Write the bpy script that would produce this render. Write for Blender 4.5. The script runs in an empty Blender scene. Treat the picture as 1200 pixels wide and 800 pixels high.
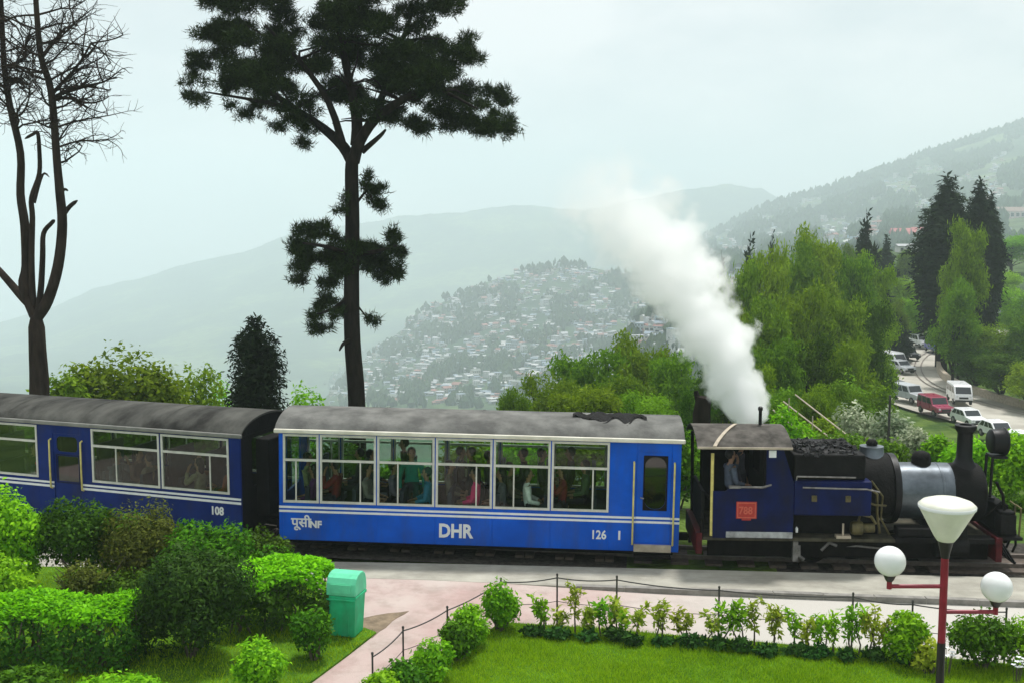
import bpy, bmesh, math, random
import numpy as np
from mathutils import Vector, Matrix, noise as mnoise
rng = np.random.default_rng(7)
random.seed(7)
R = math.radians
SC = bpy.context.scene
COL = SC.collection

# ------------------------------------------------------------------ camera
F = 1287.0; CP = math.cos(R(5.99)); SP = math.sin(R(5.99)); CH = 6.7
cam_d = bpy.data.cameras.new('camera'); cam_d.sensor_width = 36; cam_d.lens = 36*F/1200
cam_d.clip_start = 0.1; cam_d.clip_end = 20000
cam = bpy.data.objects.new('camera', cam_d); COL.objects.link(cam)
cam.location = (0, 0, CH); cam.rotation_euler = (R(90-5.99), 0, 0)
SC.camera = cam

# ------------------------------------------------------------------ sky, sun, exposure
SUN_EL, SUN_AZ = R(69), R(28)
w = bpy.data.worlds.new('World'); SC.world = w; w.use_nodes = True
nt = w.node_tree; nt.nodes.clear()
out = nt.nodes.new('ShaderNodeOutputWorld'); bg = nt.nodes.new('ShaderNodeBackground')
sky = nt.nodes.new('ShaderNodeTexSky'); sky.sky_type = 'NISHITA'; sky.sun_disc = False
sky.sun_elevation = SUN_EL; sky.sun_rotation = SUN_AZ; sky.altitude = 2000
tc = nt.nodes.new('ShaderNodeTexCoord'); mp = nt.nodes.new('ShaderNodeMapping')
mp.inputs['Scale'].default_value = (1.6, 1.6, 3.6)
nz = nt.nodes.new('ShaderNodeTexNoise'); nz.inputs['Scale'].default_value = 2.2
nz.inputs['Detail'].default_value = 7; nz.inputs['Roughness'].default_value = 0.52
rp = nt.nodes.new('ShaderNodeValToRGB')
rp.color_ramp.elements[0].position = 0.40; rp.color_ramp.elements[0].color = (6.9, 7.3, 7.5, 1)
rp.color_ramp.elements[1].position = 0.60; rp.color_ramp.elements[1].color = (9.5, 9.35, 9.3, 1)
mx = nt.nodes.new('ShaderNodeMixRGB'); mx.inputs[0].default_value = 0.93
nt.links.new(tc.outputs['Generated'], mp.inputs[0]); nt.links.new(mp.outputs[0], nz.inputs['Vector'])
nt.links.new(nz.outputs[0], rp.inputs[0]); nt.links.new(sky.outputs[0], mx.inputs[1])
nt.links.new(rp.outputs[0], mx.inputs[2]); nt.links.new(mx.outputs[0], bg.inputs[0])
bg.inputs[1].default_value = 0.10
nt.links.new(bg.outputs[0], out.inputs[0])
sd = bpy.data.lights.new('sun', 'SUN'); sd.energy = 4.0; sd.angle = R(7); sd.color = (1, .975, .94)
sun = bpy.data.objects.new('sun', sd); COL.objects.link(sun); sun.location = (0, -30, 60)
SDIR = Vector((math.cos(SUN_EL)*math.sin(SUN_AZ), math.cos(SUN_EL)*math.cos(SUN_AZ), math.sin(SUN_EL)))
sun.rotation_euler = SDIR.to_track_quat('Z', 'Y').to_euler()
SC.view_settings.view_transform = 'Standard'; SC.view_settings.look = 'None'
SC.view_settings.exposure = 0.20; SC.view_settings.gamma = 1.0
cy = SC.cycles
cy.max_bounces = 34; cy.diffuse_bounces = 3; cy.glossy_bounces = 3; cy.transmission_bounces = 4
cy.transparent_max_bounces = 16; cy.volume_bounces = 32; cy.volume_step_rate = 0.6; cy.volume_max_steps = 256
cy.use_denoising = True

# ------------------------------------------------------------------ pixel helpers (photo pixels, 1200 x 800)
def ray(px, py):
    v = 400-py
    return Vector((px-600, F*CP+v*SP, -F*SP+v*CP))
def P(px, py, Y):
    d = ray(px, py); t = Y/d.y
    return Vector((d.x*t, Y, CH+d.z*t))
def G(px, py, z=0.0):
    d = ray(px, py); t = (z-CH)/d.z
    return Vector((d.x*t, d.y*t, z))
def zpix(py, Y):
    v = 400-py
    return CH+Y*(-F*SP+v*CP)/(F*CP+v*SP)

# ------------------------------------------------------------------ materials
def nodes_of(name):
    m = bpy.data.materials.new(name); m.use_nodes = True
    t = m.node_tree; t.nodes.clear()
    o = t.nodes.new('ShaderNodeOutputMaterial')
    return m, t, o
def N(t, typ, **kw):
    n = t.nodes.new(typ)
    for k, v in kw.items():
        if k in n.inputs: n.inputs[k].default_value = v
        else: setattr(n, k, v)
    return n
def c4(c): return (c[0], c[1], c[2], 1)
def M(name, col, rough=.6, var=.12, scale=3., bump=0., bscale=25., metal=0., spec=.4, col2=None, coat=0., lo=.35, hi=.65, stretch=None, grime=None):
    m, t, o = nodes_of(name)
    b = N(t, 'ShaderNodeBsdfPrincipled'); b.inputs['Roughness'].default_value = rough
    b.inputs['Metallic'].default_value = metal; b.inputs['Specular IOR Level'].default_value = spec
    b.inputs['Coat Weight'].default_value = coat
    tc = N(t, 'ShaderNodeTexCoord'); src = tc.outputs['Object']
    if stretch:
        mp = N(t, 'ShaderNodeMapping'); mp.inputs['Scale'].default_value = stretch
        t.links.new(src, mp.inputs[0]); src = mp.outputs[0]
    nz = N(t, 'ShaderNodeTexNoise', Scale=scale, Detail=6.); nz.inputs['Roughness'].default_value = .6
    rp = N(t, 'ShaderNodeValToRGB')
    a = [max(0, x*(1-var)) for x in col]; c = col2 if col2 else [min(1, x*(1+var)) for x in col]
    rp.color_ramp.elements[0].position = lo; rp.color_ramp.elements[0].color = c4(a)
    rp.color_ramp.elements[1].position = hi; rp.color_ramp.elements[1].color = c4(c)
    t.links.new(src, nz.inputs['Vector']); t.links.new(nz.outputs[0], rp.inputs[0])
    if grime:   # dirt washed down in streaks: (colour, amount, scale, stretch)
        gm_ = N(t, 'ShaderNodeMapping'); gm_.inputs['Scale'].default_value = grime[3]; t.links.new(tc.outputs['Object'], gm_.inputs[0])
        gn = N(t, 'ShaderNodeTexNoise', Scale=grime[2], Detail=7.); gn.inputs['Roughness'].default_value = .65; t.links.new(gm_.outputs[0], gn.inputs['Vector'])
        gr = N(t, 'ShaderNodeMapRange'); gr.inputs['From Min'].default_value = .46; gr.inputs['From Max'].default_value = .78; gr.inputs['To Max'].default_value = grime[1]; t.links.new(gn.outputs[0], gr.inputs[0])
        gx = N(t, 'ShaderNodeMixRGB'); gx.inputs[2].default_value = c4(grime[0]); t.links.new(gr.outputs[0], gx.inputs[0]); t.links.new(rp.outputs[0], gx.inputs[1])
        t.links.new(gx.outputs[0], b.inputs['Base Color'])
    else: t.links.new(rp.outputs[0], b.inputs['Base Color'])
    mr = N(t, 'ShaderNodeMapRange'); mr.inputs['To Min'].default_value = max(.03, rough-.1); mr.inputs['To Max'].default_value = min(1, rough+.12)
    t.links.new(nz.outputs[0], mr.inputs[0]); t.links.new(mr.outputs[0], b.inputs['Roughness'])
    if bump:
        n2 = N(t, 'ShaderNodeTexNoise', Scale=bscale, Detail=5.)
        bp = N(t, 'ShaderNodeBump'); bp.inputs['Strength'].default_value = min(1, bump); bp.inputs['Distance'].default_value = .02*max(1, bump)
        t.links.new(src, n2.inputs['Vector']); t.links.new(n2.outputs[0], bp.inputs['Height']); t.links.new(bp.outputs[0], b.inputs['Normal'])
    t.links.new(b.outputs[0], o.inputs[0])
    return m
def LM(name, ca, cb, trans=.35, nscale=.8, gloss=.006):
    """leaf material: tint differs from leaf to leaf and from clump to clump"""
    m, t, o = nodes_of(name)
    g = N(t, 'ShaderNodeNewGeometry'); tc = N(t, 'ShaderNodeTexCoord')
    nz = N(t, 'ShaderNodeTexNoise', Scale=nscale, Detail=3.)
    t.links.new(tc.outputs['Object'], nz.inputs['Vector'])
    ad = N(t, 'ShaderNodeMath', operation='ADD'); t.links.new(g.outputs['Random Per Island'], ad.inputs[0]); t.links.new(nz.outputs[0], ad.inputs[1])
    mr = N(t, 'ShaderNodeMapRange'); mr.inputs['From Min'].default_value = .35; mr.inputs['From Max'].default_value = 1.5
    t.links.new(ad.outputs[0], mr.inputs[0])
    mx0 = N(t, 'ShaderNodeMixRGB'); mx0.inputs[1].default_value = c4(ca); mx0.inputs[2].default_value = c4(cb)
    t.links.new(mr.outputs[0], mx0.inputs[0])
    oi = N(t, 'ShaderNodeObjectInfo'); mv = N(t, 'ShaderNodeMapRange'); mv.inputs['To Min'].default_value = .82; mv.inputs['To Max'].default_value = 1.2; t.links.new(oi.outputs['Random'], mv.inputs[0])
    mh = N(t, 'ShaderNodeMapRange'); mh.inputs['To Min'].default_value = .487; mh.inputs['To Max'].default_value = .512
    fr_ = N(t, 'ShaderNodeMath', operation='FRACT'); m7 = N(t, 'ShaderNodeMath', operation='MULTIPLY'); m7.inputs[1].default_value = 7.3; t.links.new(oi.outputs['Random'], m7.inputs[0]); t.links.new(m7.outputs[0], fr_.inputs[0]); t.links.new(fr_.outputs[0], mh.inputs[0])
    mx = N(t, 'ShaderNodeHueSaturation'); t.links.new(mx0.outputs[0], mx.inputs['Color']); t.links.new(mv.outputs[0], mx.inputs['Value']); t.links.new(mh.outputs[0], mx.inputs['Hue'])
    d = N(t, 'ShaderNodeBsdfDiffuse'); tr = N(t, 'ShaderNodeBsdfTranslucent'); gl = N(t, 'ShaderNodeBsdfGlossy'); gl.inputs['Roughness'].default_value = .5
    gl.inputs['Color'].default_value = (.8, .9, .8, 1)
    m1 = N(t, 'ShaderNodeMixShader'); m1.inputs[0].default_value = trans
    m2 = N(t, 'ShaderNodeMixShader'); m2.inputs[0].default_value = gloss
    t.links.new(mx.outputs[0], d.inputs[0]); t.links.new(mx.outputs[0], tr.inputs[0])
    t.links.new(d.outputs[0], m1.inputs[1]); t.links.new(tr.outputs[0], m1.inputs[2])
    t.links.new(m1.outputs[0], m2.inputs[1]); t.links.new(gl.outputs[0], m2.inputs[2])
    t.links.new(m2.outputs[0], o.inputs[0])
    return m
def glass_mat(name, tint=(.84, .90, .85), gl=.006):
    m, t, o = nodes_of(name)
    tr = N(t, 'ShaderNodeBsdfTransparent'); tr.inputs[0].default_value = c4(tint)
    g = N(t, 'ShaderNodeBsdfGlossy'); g.inputs['Roughness'].default_value = .04
    fr = N(t, 'ShaderNodeFresnel'); fr.inputs[0].default_value = 1.45
    ad = N(t, 'ShaderNodeMath', operation='ADD'); ad.inputs[1].default_value = gl
    mx = N(t, 'ShaderNodeMixShader')
    fm = N(t, 'ShaderNodeMath', operation='MULTIPLY'); fm.inputs[1].default_value = .38; t.links.new(fr.outputs[0], fm.inputs[0])
    t.links.new(fm.outputs[0], ad.inputs[0]); t.links.new(ad.outputs[0], mx.inputs[0])
    t.links.new(tr.outputs[0], mx.inputs[1]); t.links.new(g.outputs[0], mx.inputs[2]); t.links.new(mx.outputs[0], o.inputs[0])
    return m

# ------------------------------------------------------------------ object helpers
def tag(o, label=None, cat=None, group=None, kind=None):
    if label: o['label'] = label
    if cat: o['category'] = cat
    if group: o['group'] = group
    if kind: o['kind'] = kind
    return o
def thing(name, label, cat, loc=(0, 0, 0), rz=0., group=None, ry=0.):
    o = bpy.data.objects.new(name, None); o.empty_display_size = .3
    COL.objects.link(o); o.location = loc; o.rotation_euler = (0, ry, rz)
    return tag(o, label, cat, group)
def link(name, me, parent=None, loc=None, rz=0.):
    o = bpy.data.objects.new(name, me); COL.objects.link(o)
    if parent is not None: o.parent = parent
    if loc is not None: o.location = loc
    if rz: o.rotation_euler = (0, 0, rz)
    return o
KIDS = {}
def kids(o): return [c for c in bpy.data.objects if c.parent is o]
def dup(o, loc=None, rz=None, label=None, group=None, sc=None, parent=None, _k=None):
    c = o.copy(); COL.objects.link(c)
    if parent is not None: c.parent = parent
    if loc is not None: c.location = loc
    if rz is not None: c.rotation_euler = (c.rotation_euler.x, c.rotation_euler.y, rz)
    if sc is not None: c.scale = (sc, sc, sc) if not hasattr(sc, '__len__') else sc
    if label: c['label'] = label
    if group: c['group'] = group
    for ch in o.children: dup(ch, parent=c)
    return c

class MB:
    def __init__(s): s.v = []; s.f = []; s.m = []
    def add(s, vs, fs, m=0):
        b = len(s.v); s.v += [tuple(p) for p in vs]
        for f in fs: s.f.append(tuple(b+i for i in f)); s.m.append(m)
        return s
    def box(s, x0, x1, y0, y1, z0, z1, m=0, T=None):
        vs = [(x0,y0,z0),(x1,y0,z0),(x1,y1,z0),(x0,y1,z0),(x0,y0,z1),(x1,y0,z1),(x1,y1,z1),(x0,y1,z1)]
        if T is not None: vs = [T @ Vector(p) for p in vs]
        return s.add(vs, [(0,3,2,1),(4,5,6,7),(0,1,5,4),(1,2,6,5),(2,3,7,6),(3,0,4,7)], m)
    def tube(s, pts, r, n=8, m=0, cap=True):
        pts = [Vector(p) for p in pts]; k = len(pts)
        rs = r if hasattr(r, '__len__') else [r]*k
        vs = []; up = None
        for i, p in enumerate(pts):
            d = (pts[min(i+1, k-1)]-pts[max(i-1, 0)])
            d = d.normalized() if d.length > 1e-9 else Vector((0, 0, 1))
            if up is None: up = d.orthogonal().normalized()
            a = up-d*up.dot(d); a = a.normalized() if a.length > 1e-6 else d.orthogonal().normalized(); up = a
            b = d.cross(a)
            for j in range(n):
                t = 2*math.pi*j/n; vs.append(p+(a*math.cos(t)+b*math.sin(t))*rs[i])
        fs = [(i*n+j, i*n+(j+1) % n, (i+1)*n+(j+1) % n, (i+1)*n+j) for i in range(k-1) for j in range(n)]
        if cap: fs += [tuple(range(n-1, -1, -1)), tuple(range((k-1)*n, k*n))]
        return s.add(vs, fs, m)
    def lathe(s, prof, c=(0, 0, 0), axis='z', n=24, m=0, T=None):
        vs = []
        for r, h in prof:
            for j in range(n):
                t = 2*math.pi*j/n; a, b = r*math.cos(t), r*math.sin(t)
                p = {'z': (a, b, h), 'x': (h, a, b), 'y': (b, h, a)}[axis]
                p = Vector((p[0]+c[0], p[1]+c[1], p[2]+c[2])); vs.append(T @ p if T is not None else p)
        k = len(prof)
        fs = [(i*n+j, i*n+(j+1) % n, (i+1)*n+(j+1) % n, (i+1)*n+j) for i in range(k-1) for j in range(n)]
        if prof[0][0] > 1e-6: fs.append(tuple(range(n-1, -1, -1)))
        if prof[-1][0] > 1e-6: fs.append(tuple(range((k-1)*n, k*n)))
        return s.add(vs, fs, m)
    def ell(s, c, rx, ry, rz, n=16, k=10, m=0):
        vs = []; fs = []
        for i in range(k+1):
            ph = math.pi*i/k
            for j in range(n):
                t = 2*math.pi*j/n
                vs.append((c[0]+rx*math.sin(ph)*math.cos(t), c[1]+ry*math.sin(ph)*math.sin(t), c[2]-rz*math.cos(ph)))
        fs = [(i*n+j, i*n+(j+1) % n, (i+1)*n+(j+1) % n, (i+1)*n+j) for i in range(k) for j in range(n)]
        return s.add(vs, fs, m)
    def prism(s, prof, y0, y1, m=0, axis='y'):
        n = len(prof)
        g = {'y': lambda a, b, h: (a, h, b), 'x': lambda a, b, h: (h, a, b), 'z': lambda a, b, h: (a, b, h)}[axis]
        vs = [g(a, b, y0) for a, b in prof]+[g(a, b, y1) for a, b in prof]
        fs = [tuple(range(n)), tuple(range(2*n-1, n-1, -1))]+[(i, i+n, (i+1) % n+n, (i+1) % n) for i in range(n)]
        return s.add(vs, fs, m)
    def mesh(s, name, mats, smooth=None):
        me = bpy.data.meshes.new(name); me.from_pydata(s.v, [], s.f)
        for m in (mats if isinstance(mats, (list, tuple)) else [mats]): me.materials.append(m)
        if any(s.m): me.polygons.foreach_set('material_index', s.m)
        bm = bmesh.new(); bm.from_mesh(me); bmesh.ops.recalc_face_normals(bm, faces=bm.faces); bm.to_mesh(me); bm.free()
        if smooth is not None:
            me.shade_smooth(); me.set_sharp_from_angle(angle=R(smooth))
        me.update(); return me
    def build(s, name, mats, parent=None, smooth=None, loc=None, rz=0., bevel=0.):
        o = link(name, s.mesh(name, mats, smooth), parent, loc, rz)
        if bevel:
            b = o.modifiers.new('bevel', 'BEVEL'); b.width = bevel; b.segments = 2; b.limit_method = 'ANGLE'; b.angle_limit = R(40)
        return o
def np_mesh(name, V, nper, mats, midx=None, smooth=False):
    """V (k*nper,3): k separate faces of nper corners each"""
    V = np.asarray(V, dtype=np.float32).reshape(-1, 3); k = len(V)//nper
    me = bpy.data.meshes.new(name)
    me.vertices.add(len(V)); me.vertices.foreach_set('co', V.ravel())
    me.loops.add(len(V)); me.loops.foreach_set('vertex_index', np.arange(len(V), dtype=np.int32))
    me.polygons.add(k); me.polygons.foreach_set('loop_start', np.arange(0, len(V), nper, dtype=np.int32))
    for m in (mats if isinstance(mats, (list, tuple)) else [mats]): me.materials.append(m)
    if midx is not None: me.polygons.foreach_set('material_index', np.asarray(midx, dtype=np.int32))
    me.update(calc_edges=True); me.validate()
    return me
def unit(a): return a/np.maximum(1e-9, np.linalg.norm(a, axis=-1, keepdims=True))
def leaves(Pn, D, size, aspect=.5, spread=.8, droop=0., face=True):
    """diamond leaves at Pn pointing roughly along D; returns (n*4,3)"""
    n = len(Pn)
    fn = unit(unit(D+1e-6)+np.array([0, 0, .45])+rng.normal(0, .42, (n, 3)))
    d = rng.normal(0, 1, (n, 3))+D*.35*spread+np.array([0, 0, -droop]); d = unit(d-fn*(d*fn).sum(1, keepdims=True)*(.75 if face else 0))
    s = unit(np.cross(d, fn)) if face else unit(np.cross(d, rng.normal(0, 1, (n, 3))))
    L = (np.asarray(size)*(rng.uniform(.45, 1.5, n)))[:, None]
    up = np.cross(s, d)
    a = Pn; b = Pn+d*L*.45+s*L*aspect*.5+up*L*.06; c = Pn+d*L; e = Pn+d*L*.45-s*L*aspect*.5+up*L*.06
    return np.stack([a, b, c, e], 1).reshape(-1, 3)
def lump_pts(lumps, n, inner=.55, flat=0.):
    """points through the outer part of a set of ellipsoid lumps (c, rx, ry, rz)"""
    L = np.array([[*c, a, b, d] for c, a, b, d in lumps]); wgt = (L[:, 3]*L[:, 4]*L[:, 5])**.67; wgt /= wgt.sum()
    i = rng.choice(len(L), n, p=wgt)
    d = unit(rng.normal(0, 1, (n, 3)))
    r = inner+(1.02-inner)*rng.random(n)**.6
    # lumpy outline
    wob = 1+.18*np.sin(d[:, 0]*5+i*1.7)*np.sin(d[:, 1]*6+i*.9)+.12*np.sin(d[:, 2]*9+d[:, 0]*7+i)
    pts = L[i, :3]+d*L[i, 3:]*(r*wob)[:, None]
    nrm = unit(d/L[i, 3:])
    return pts, nrm, i
# ------------------------------------------------------------------ palette
m_road = M('concrete_road', (.34, .325, .275), .9, .14, 1.1, .35, 30, spec=.1, col2=(.43, .415, .355), grime=((.15, .14, .12), .7, 1.6, (.5, 1.4, 1)))
m_pave = M('pink_paving', (.47, .34, .315), .9, .10, .45, .35, 40, spec=.1, col2=(.50, .44, .40), grime=((.22, .17, .14), .7, 1.9, (1, 1, 1)))
_t = m_pave.node_tree; _b = [n for n in _t.nodes if n.type == 'BSDF_PRINCIPLED'][0]; _src = _b.inputs['Base Color'].links[0].from_socket
_tc = N(_t, 'ShaderNodeTexCoord'); _sx = N(_t, 'ShaderNodeSeparateXYZ'); _nz = N(_t, 'ShaderNodeTexNoise', Scale=.5, Detail=6.); _t.links.new(_tc.outputs['Object'], _sx.inputs[0]); _t.links.new(_tc.outputs['Object'], _nz.inputs['Vector'])
_m1 = N(_t, 'ShaderNodeMath', operation='MULTIPLY_ADD'); _m1.inputs[1].default_value = 5.; _t.links.new(_nz.outputs[0], _m1.inputs[0]); _t.links.new(_sx.outputs[0], _m1.inputs[2])
_mr = N(_t, 'ShaderNodeMapRange'); _mr.inputs['From Min'].default_value = 4.2; _mr.inputs['From Max'].default_value = 6.8; _t.links.new(_m1.outputs[0], _mr.inputs[0])
_mx = N(_t, 'ShaderNodeMixRGB'); _mx.inputs[2].default_value = (.46, .44, .40, 1); _t.links.new(_mr.outputs[0], _mx.inputs[0]); _t.links.new(_src, _mx.inputs[1]); _t.links.new(_mx.outputs[0], _b.inputs['Base Color'])
m_kerb = M('kerb_stone', (.22, .21, .19), .9, .25, 4, .3)
m_soil = M('soil', (.20, .15, .10), .95, .3, 5, .5)
m_turf = M('turf_soil', (.06, .16, .012), .95, .35, 3, .5, col2=(.10, .22, .014), spec=.05)
m_ball = M('ballast', (.05, .046, .04), .95, .5, 9, 1., 30, spec=.05)
m_rail = M('rail_steel', (.16, .13, .11), .5, .25, 8, metal=.6)
m_sleep = M('sleeper_wood', (.09, .07, .055), .9, .3, 6, .4)
m_blue = M('coach_blue_paint', (.002, .085, .52), .36, .12, 1.5, .04, 12, col2=(.003, .105, .62), spec=.12, grime=((.05, .06, .08), .55, 2.2, (1, 1, .22)))
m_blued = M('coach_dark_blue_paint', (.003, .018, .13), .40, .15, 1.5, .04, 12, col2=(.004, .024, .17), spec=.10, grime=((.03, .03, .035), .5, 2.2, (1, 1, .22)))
m_lblue = M('locomotive_blue_paint', (.0015, .005, .045), .45, .25, 2.2, .05, 14, col2=(.003, .010, .075), spec=.12, grime=((.012, .011, .010), .8, 2.5, (1, 1, .35)))
m_white = M('white_paint', (.72, .74, .74), .5, .06, 6)
m_cream = M('cream_frame_paint', (.55, .55, .49), .5, .12, 5)
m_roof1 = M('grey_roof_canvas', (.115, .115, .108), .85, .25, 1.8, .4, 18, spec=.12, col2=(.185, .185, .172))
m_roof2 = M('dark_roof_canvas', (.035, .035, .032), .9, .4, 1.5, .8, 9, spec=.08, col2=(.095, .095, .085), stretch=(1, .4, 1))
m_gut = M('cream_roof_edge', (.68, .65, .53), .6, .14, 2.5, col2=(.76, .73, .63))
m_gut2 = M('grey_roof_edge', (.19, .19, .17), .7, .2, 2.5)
m_yel = M('yellow_handrail', (.60, .52, .16), .45, .15, 8)
m_glass = glass_mat('window_glass')
m_dglass = glass_mat('dark_window_glass', (.25, .28, .27), .08)
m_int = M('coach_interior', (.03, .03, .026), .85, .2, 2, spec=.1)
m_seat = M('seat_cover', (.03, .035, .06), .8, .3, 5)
m_black = M('black_iron', (.006, .006, .007), .45, .4, 5, .15, 20, spec=.22)
m_soot = M('sooty_black', (.007, .0068, .0066), .75, .5, 4, .5, 22, spec=.14)
m_under = M('underframe', (.009, .008, .007), .85, .5, 5, .3, spec=.08)
m_coal = M('coal', (.008, .008, .008), .55, .6, 8, .6, 20, spec=.2)
m_silver = M('polished_smokebox', (.12, .14, .16), .36, .3, 2.5, .1, 8, metal=.6, grime=((.02, .02, .02), .85, 2.2, (.5, 1, 1)))
m_red = M('number_plate_red', (.36, .025, .018), .5, .15, 8)
m_dred = M('buffer_beam_red', (.06, .006, .008), .6, .4, 6, .1, spec=.15)
m_olive = M('footplate', (.06, .055, .038), .85, .4, 5, spec=.1)
m_brass = M('brass', (.10, .085, .035), .55, .5, 7, metal=.4)
m_steel = M('bright_steel', (.22, .21, .20), .5, .4, 7, metal=.4)
m_cabroof = M('cab_roof_sheet', (.055, .05, .042), .85, .4, 3, .3, 14, col2=(.12, .11, .098), spec=.15)
m_tin = M('pale_tin', (.40, .34, .26), .7, .2, 5)
m_bin = M('bin_green_plastic', (.025, .47, .21), .5, .10, 4, .03, 30, col2=(.035, .55, .26), spec=.15, grime=((.06, .16, .09), .6, 3., (1, 1, .4)))
m_binl = M('bin_lid_plastic', (.13, .62, .36), .5, .10, 4, .03, 30, spec=.2, grime=((.10, .25, .16), .5, 3., (1, 1, .5)))
m_globe = M('opal_globe', (.80, .80, .80), .22, .03, 6)
m_bowl = M('cream_lamp_bowl', (.66, .66, .56), .4, .06, 5)
m_lred = M('lamp_post_red', (.23, .012, .028), .4, .2, 6)
m_lblk = M('lamp_post_black', (.012, .010, .011), .45, .3, 6)
m_post = M('fence_iron', (.045, .042, .040), .6, .3, 9)
m_bark = M('tree_bark', (.020, .016, .013), .95, .4, 6, 1., 14, spec=.05, stretch=(1, 1, .25))
m_bark2 = M('dead_bark', (.032, .023, .018), .95, .45, 5, 1., 12, spec=.05, stretch=(1, 1, .25))
m_twig = M('stem_bark', (.10, .085, .06), .9, .3, 8, .3)
m_skin = M('skin', (.34, .19, .12), .55, .08, 8)
m_hair = M('black_hair', (.010, .009, .008), .5, .3, 20)
m_tyre = M('tyre_rubber', (.02, .02, .02), .8, .2, 9)
m_cgl = M('car_window', (.02, .025, .03), .08, .1, 3, spec=.6)
m_lamp = M('headlamp_lens', (.6, .6, .62), .1, .05, 5)

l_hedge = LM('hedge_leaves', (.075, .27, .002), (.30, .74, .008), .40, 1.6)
l_hedge_shade = LM('shaded_hedge_leaves', (.012, .050, .004), (.06, .17, .010), .25, 2.2)  # darker leaf tone for the hedge sides, shade put into the colour
l_juni = LM('juniper_leaves', (.012, .045, .008), (.045, .115, .012), .2, 2.2)
l_olive = LM('olive_leaves', (.045, .065, .010), (.12, .15, .018), .25, 2.)
l_shrub = LM('shrub_leaves', (.020, .085, .003), (.12, .30, .010), .32, 1.6)
l_fresh = LM('fresh_leaves', (.06, .21, .004), (.30, .60, .014), .42, 1.5)
l_yel = LM('young_yellow_leaves', (.16, .26, .012), (.46, .56, .05), .48, 2.)
l_dark = LM('dark_border_leaves', (.012, .050, .010), (.05, .14, .02), .25, 2.)
l_pine = LM('pine_needles', (.005, .011, .004), (.030, .050, .010), .10, .6)
l_cyp = LM('cypress_sprays', (.008, .017, .009), (.025, .045, .018), .12, 1.)
l_feat = LM('feathery_sprays', (.050, .125, .005), (.20, .35, .016), .38, .35)
l_feat2 = LM('bright_sprays', (.10, .24, .010), (.26, .50, .025), .42, .4)
l_moss = LM('olive_green_sprays', (.070, .145, .004), (.235, .36, .014), .38, .45)
l_deep = LM('deep_green_sprays', (.018, .055, .003), (.08, .17, .008), .28, .5)
l_silv = LM('silvery_leaves', (.10, .17, .07), (.50, .55, .38), .3, 1.2)
l_grass = LM('grass_blades', (.10, .23, .003), (.40, .56, .014), .45, .4, .004)
l_wood = LM('far_woods', (.018, .045, .022), (.07, .12, .045), .1, .02, 0)

# ------------------------------------------------------------------ terrain
def sstep(a, b, x):
    t = np.clip((x-a)/(b-a), 0, 1); return t*t*(3-2*t)
def zpx(py, d):
    v = 400-py
    return CH+d*(-F*SP+v*CP)/(F*CP+v*SP)
SPX = ([330, 380, 430, 500, 560, 600, 660, 700, 745, 800, 860, 920], [520, 462, 415, 362, 335, 323, 309, 313, 328, 350, 380, 430])
FPX = ([-320, -60, 0, 80, 150, 220, 300, 350, 400, 480, 560, 600, 680, 760, 800, 850, 890, 930, 1100, 1520],
       [430, 392, 376, 352, 326, 308, 286, 272, 262, 251, 240, 235, 239, 232, 224, 214, 217, 236, 240, 230])
RPX = ([400, 640, 700, 745, 800, 850, 880, 905, 960, 1000, 1050, 1100, 1150, 1190, 1300, 1520], [900, 560, 372, 315, 291, 262, 247, 236, 226, 210, 190, 171, 155, 141, 110, 100])
def waves(x, y):
    n = np.zeros_like(x); rr = np.random.default_rng(3)
    for k in range(26):
        lam = 900*0.78**k; th = rr.uniform(0, 2*np.pi); ph = rr.uniform(0, 6.28)
        n += (lam/900)**.85*np.sin((x*np.cos(th)+y*np.sin(th))*2*np.pi/lam+ph+1.3*np.sin((x*np.sin(th)-y*np.cos(th))*2*np.pi/(lam*1.7)))
    return n
def H(x, y):
    x = np.asarray(x, float); y = np.asarray(y, float)
    r = np.hypot(x, y); az = np.arctan2(x, y); A = .62
    azc = np.where(np.abs(az) > A, np.sign(az)*A*(np.pi-np.abs(az))/(np.pi-A), az)
    d = r*np.cos(azc); px = 600+1290*np.tan(azc)
    left = np.interp(d, [0, 27, 31, 40, 60, 100, 200, 400, 800, 1500, 2300, 6000], [-.14, -.14, -.6, -3, -9, -22, -62, -130, -230, -330, -430, -1000])
    rgt = np.interp(d, [0, 27, 32, 42, 55, 70, 134, 170, 230, 300, 420, 700, 6000], [-.14, -.14, -.8, -3.6, -6.6, -8.65, -8.5, -7, -3.5, 0, -4, -40, -900])
    wgt = sstep(770, 960, px); z = left*(1-wgt)+rgt*wgt
    def layer(Y0, px_, y_, F0, F1y, D, back):
        ys = np.interp(px, px_, y_)
        t = np.clip((d-F0)/(D-F0), 0, 1)
        yy = F1y+(ys-F1y)*t**.9
        zz = zpx(yy, np.clip(d, F0, D))
        zz = zz-np.clip(d-D, 0, None)*back-np.clip(F0-d, 0, None)*.6
        return zz
    z = np.maximum(z, layer(0, *SPX, 800, np.full_like(px, 500.), 1650, .45))
    z = np.maximum(z, layer(0, *FPX, 2300, np.full_like(px, 455.), 4200, .3))
    z = np.maximum(z, layer(0, *RPX, 620, np.interp(px, [400, 640, 740, 800, 1000, 1200, 1500], [1200, 700, 400, 345, 312, 300, 300]), 2500, .3))
    amp = np.interp(d, [60, 200, 600, 1400, 3600], [0, .6, 4, 8, 16])
    return z+amp*.35*waves(x, y)
def hit(px, py, d0=30., d1=4500., n=900):
    """first place on the terrain along a line of sight"""
    d = np.geomspace(d0, d1, n); r = ray(px, py)
    x = d*r.x/r.y; z = CH+d*r.z/r.y; h = H(x, d); k = np.argmax(h >= z)
    if not (h[k] >= z[k]): return None
    return Vector((x[k], d[k], h[k]))

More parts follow.
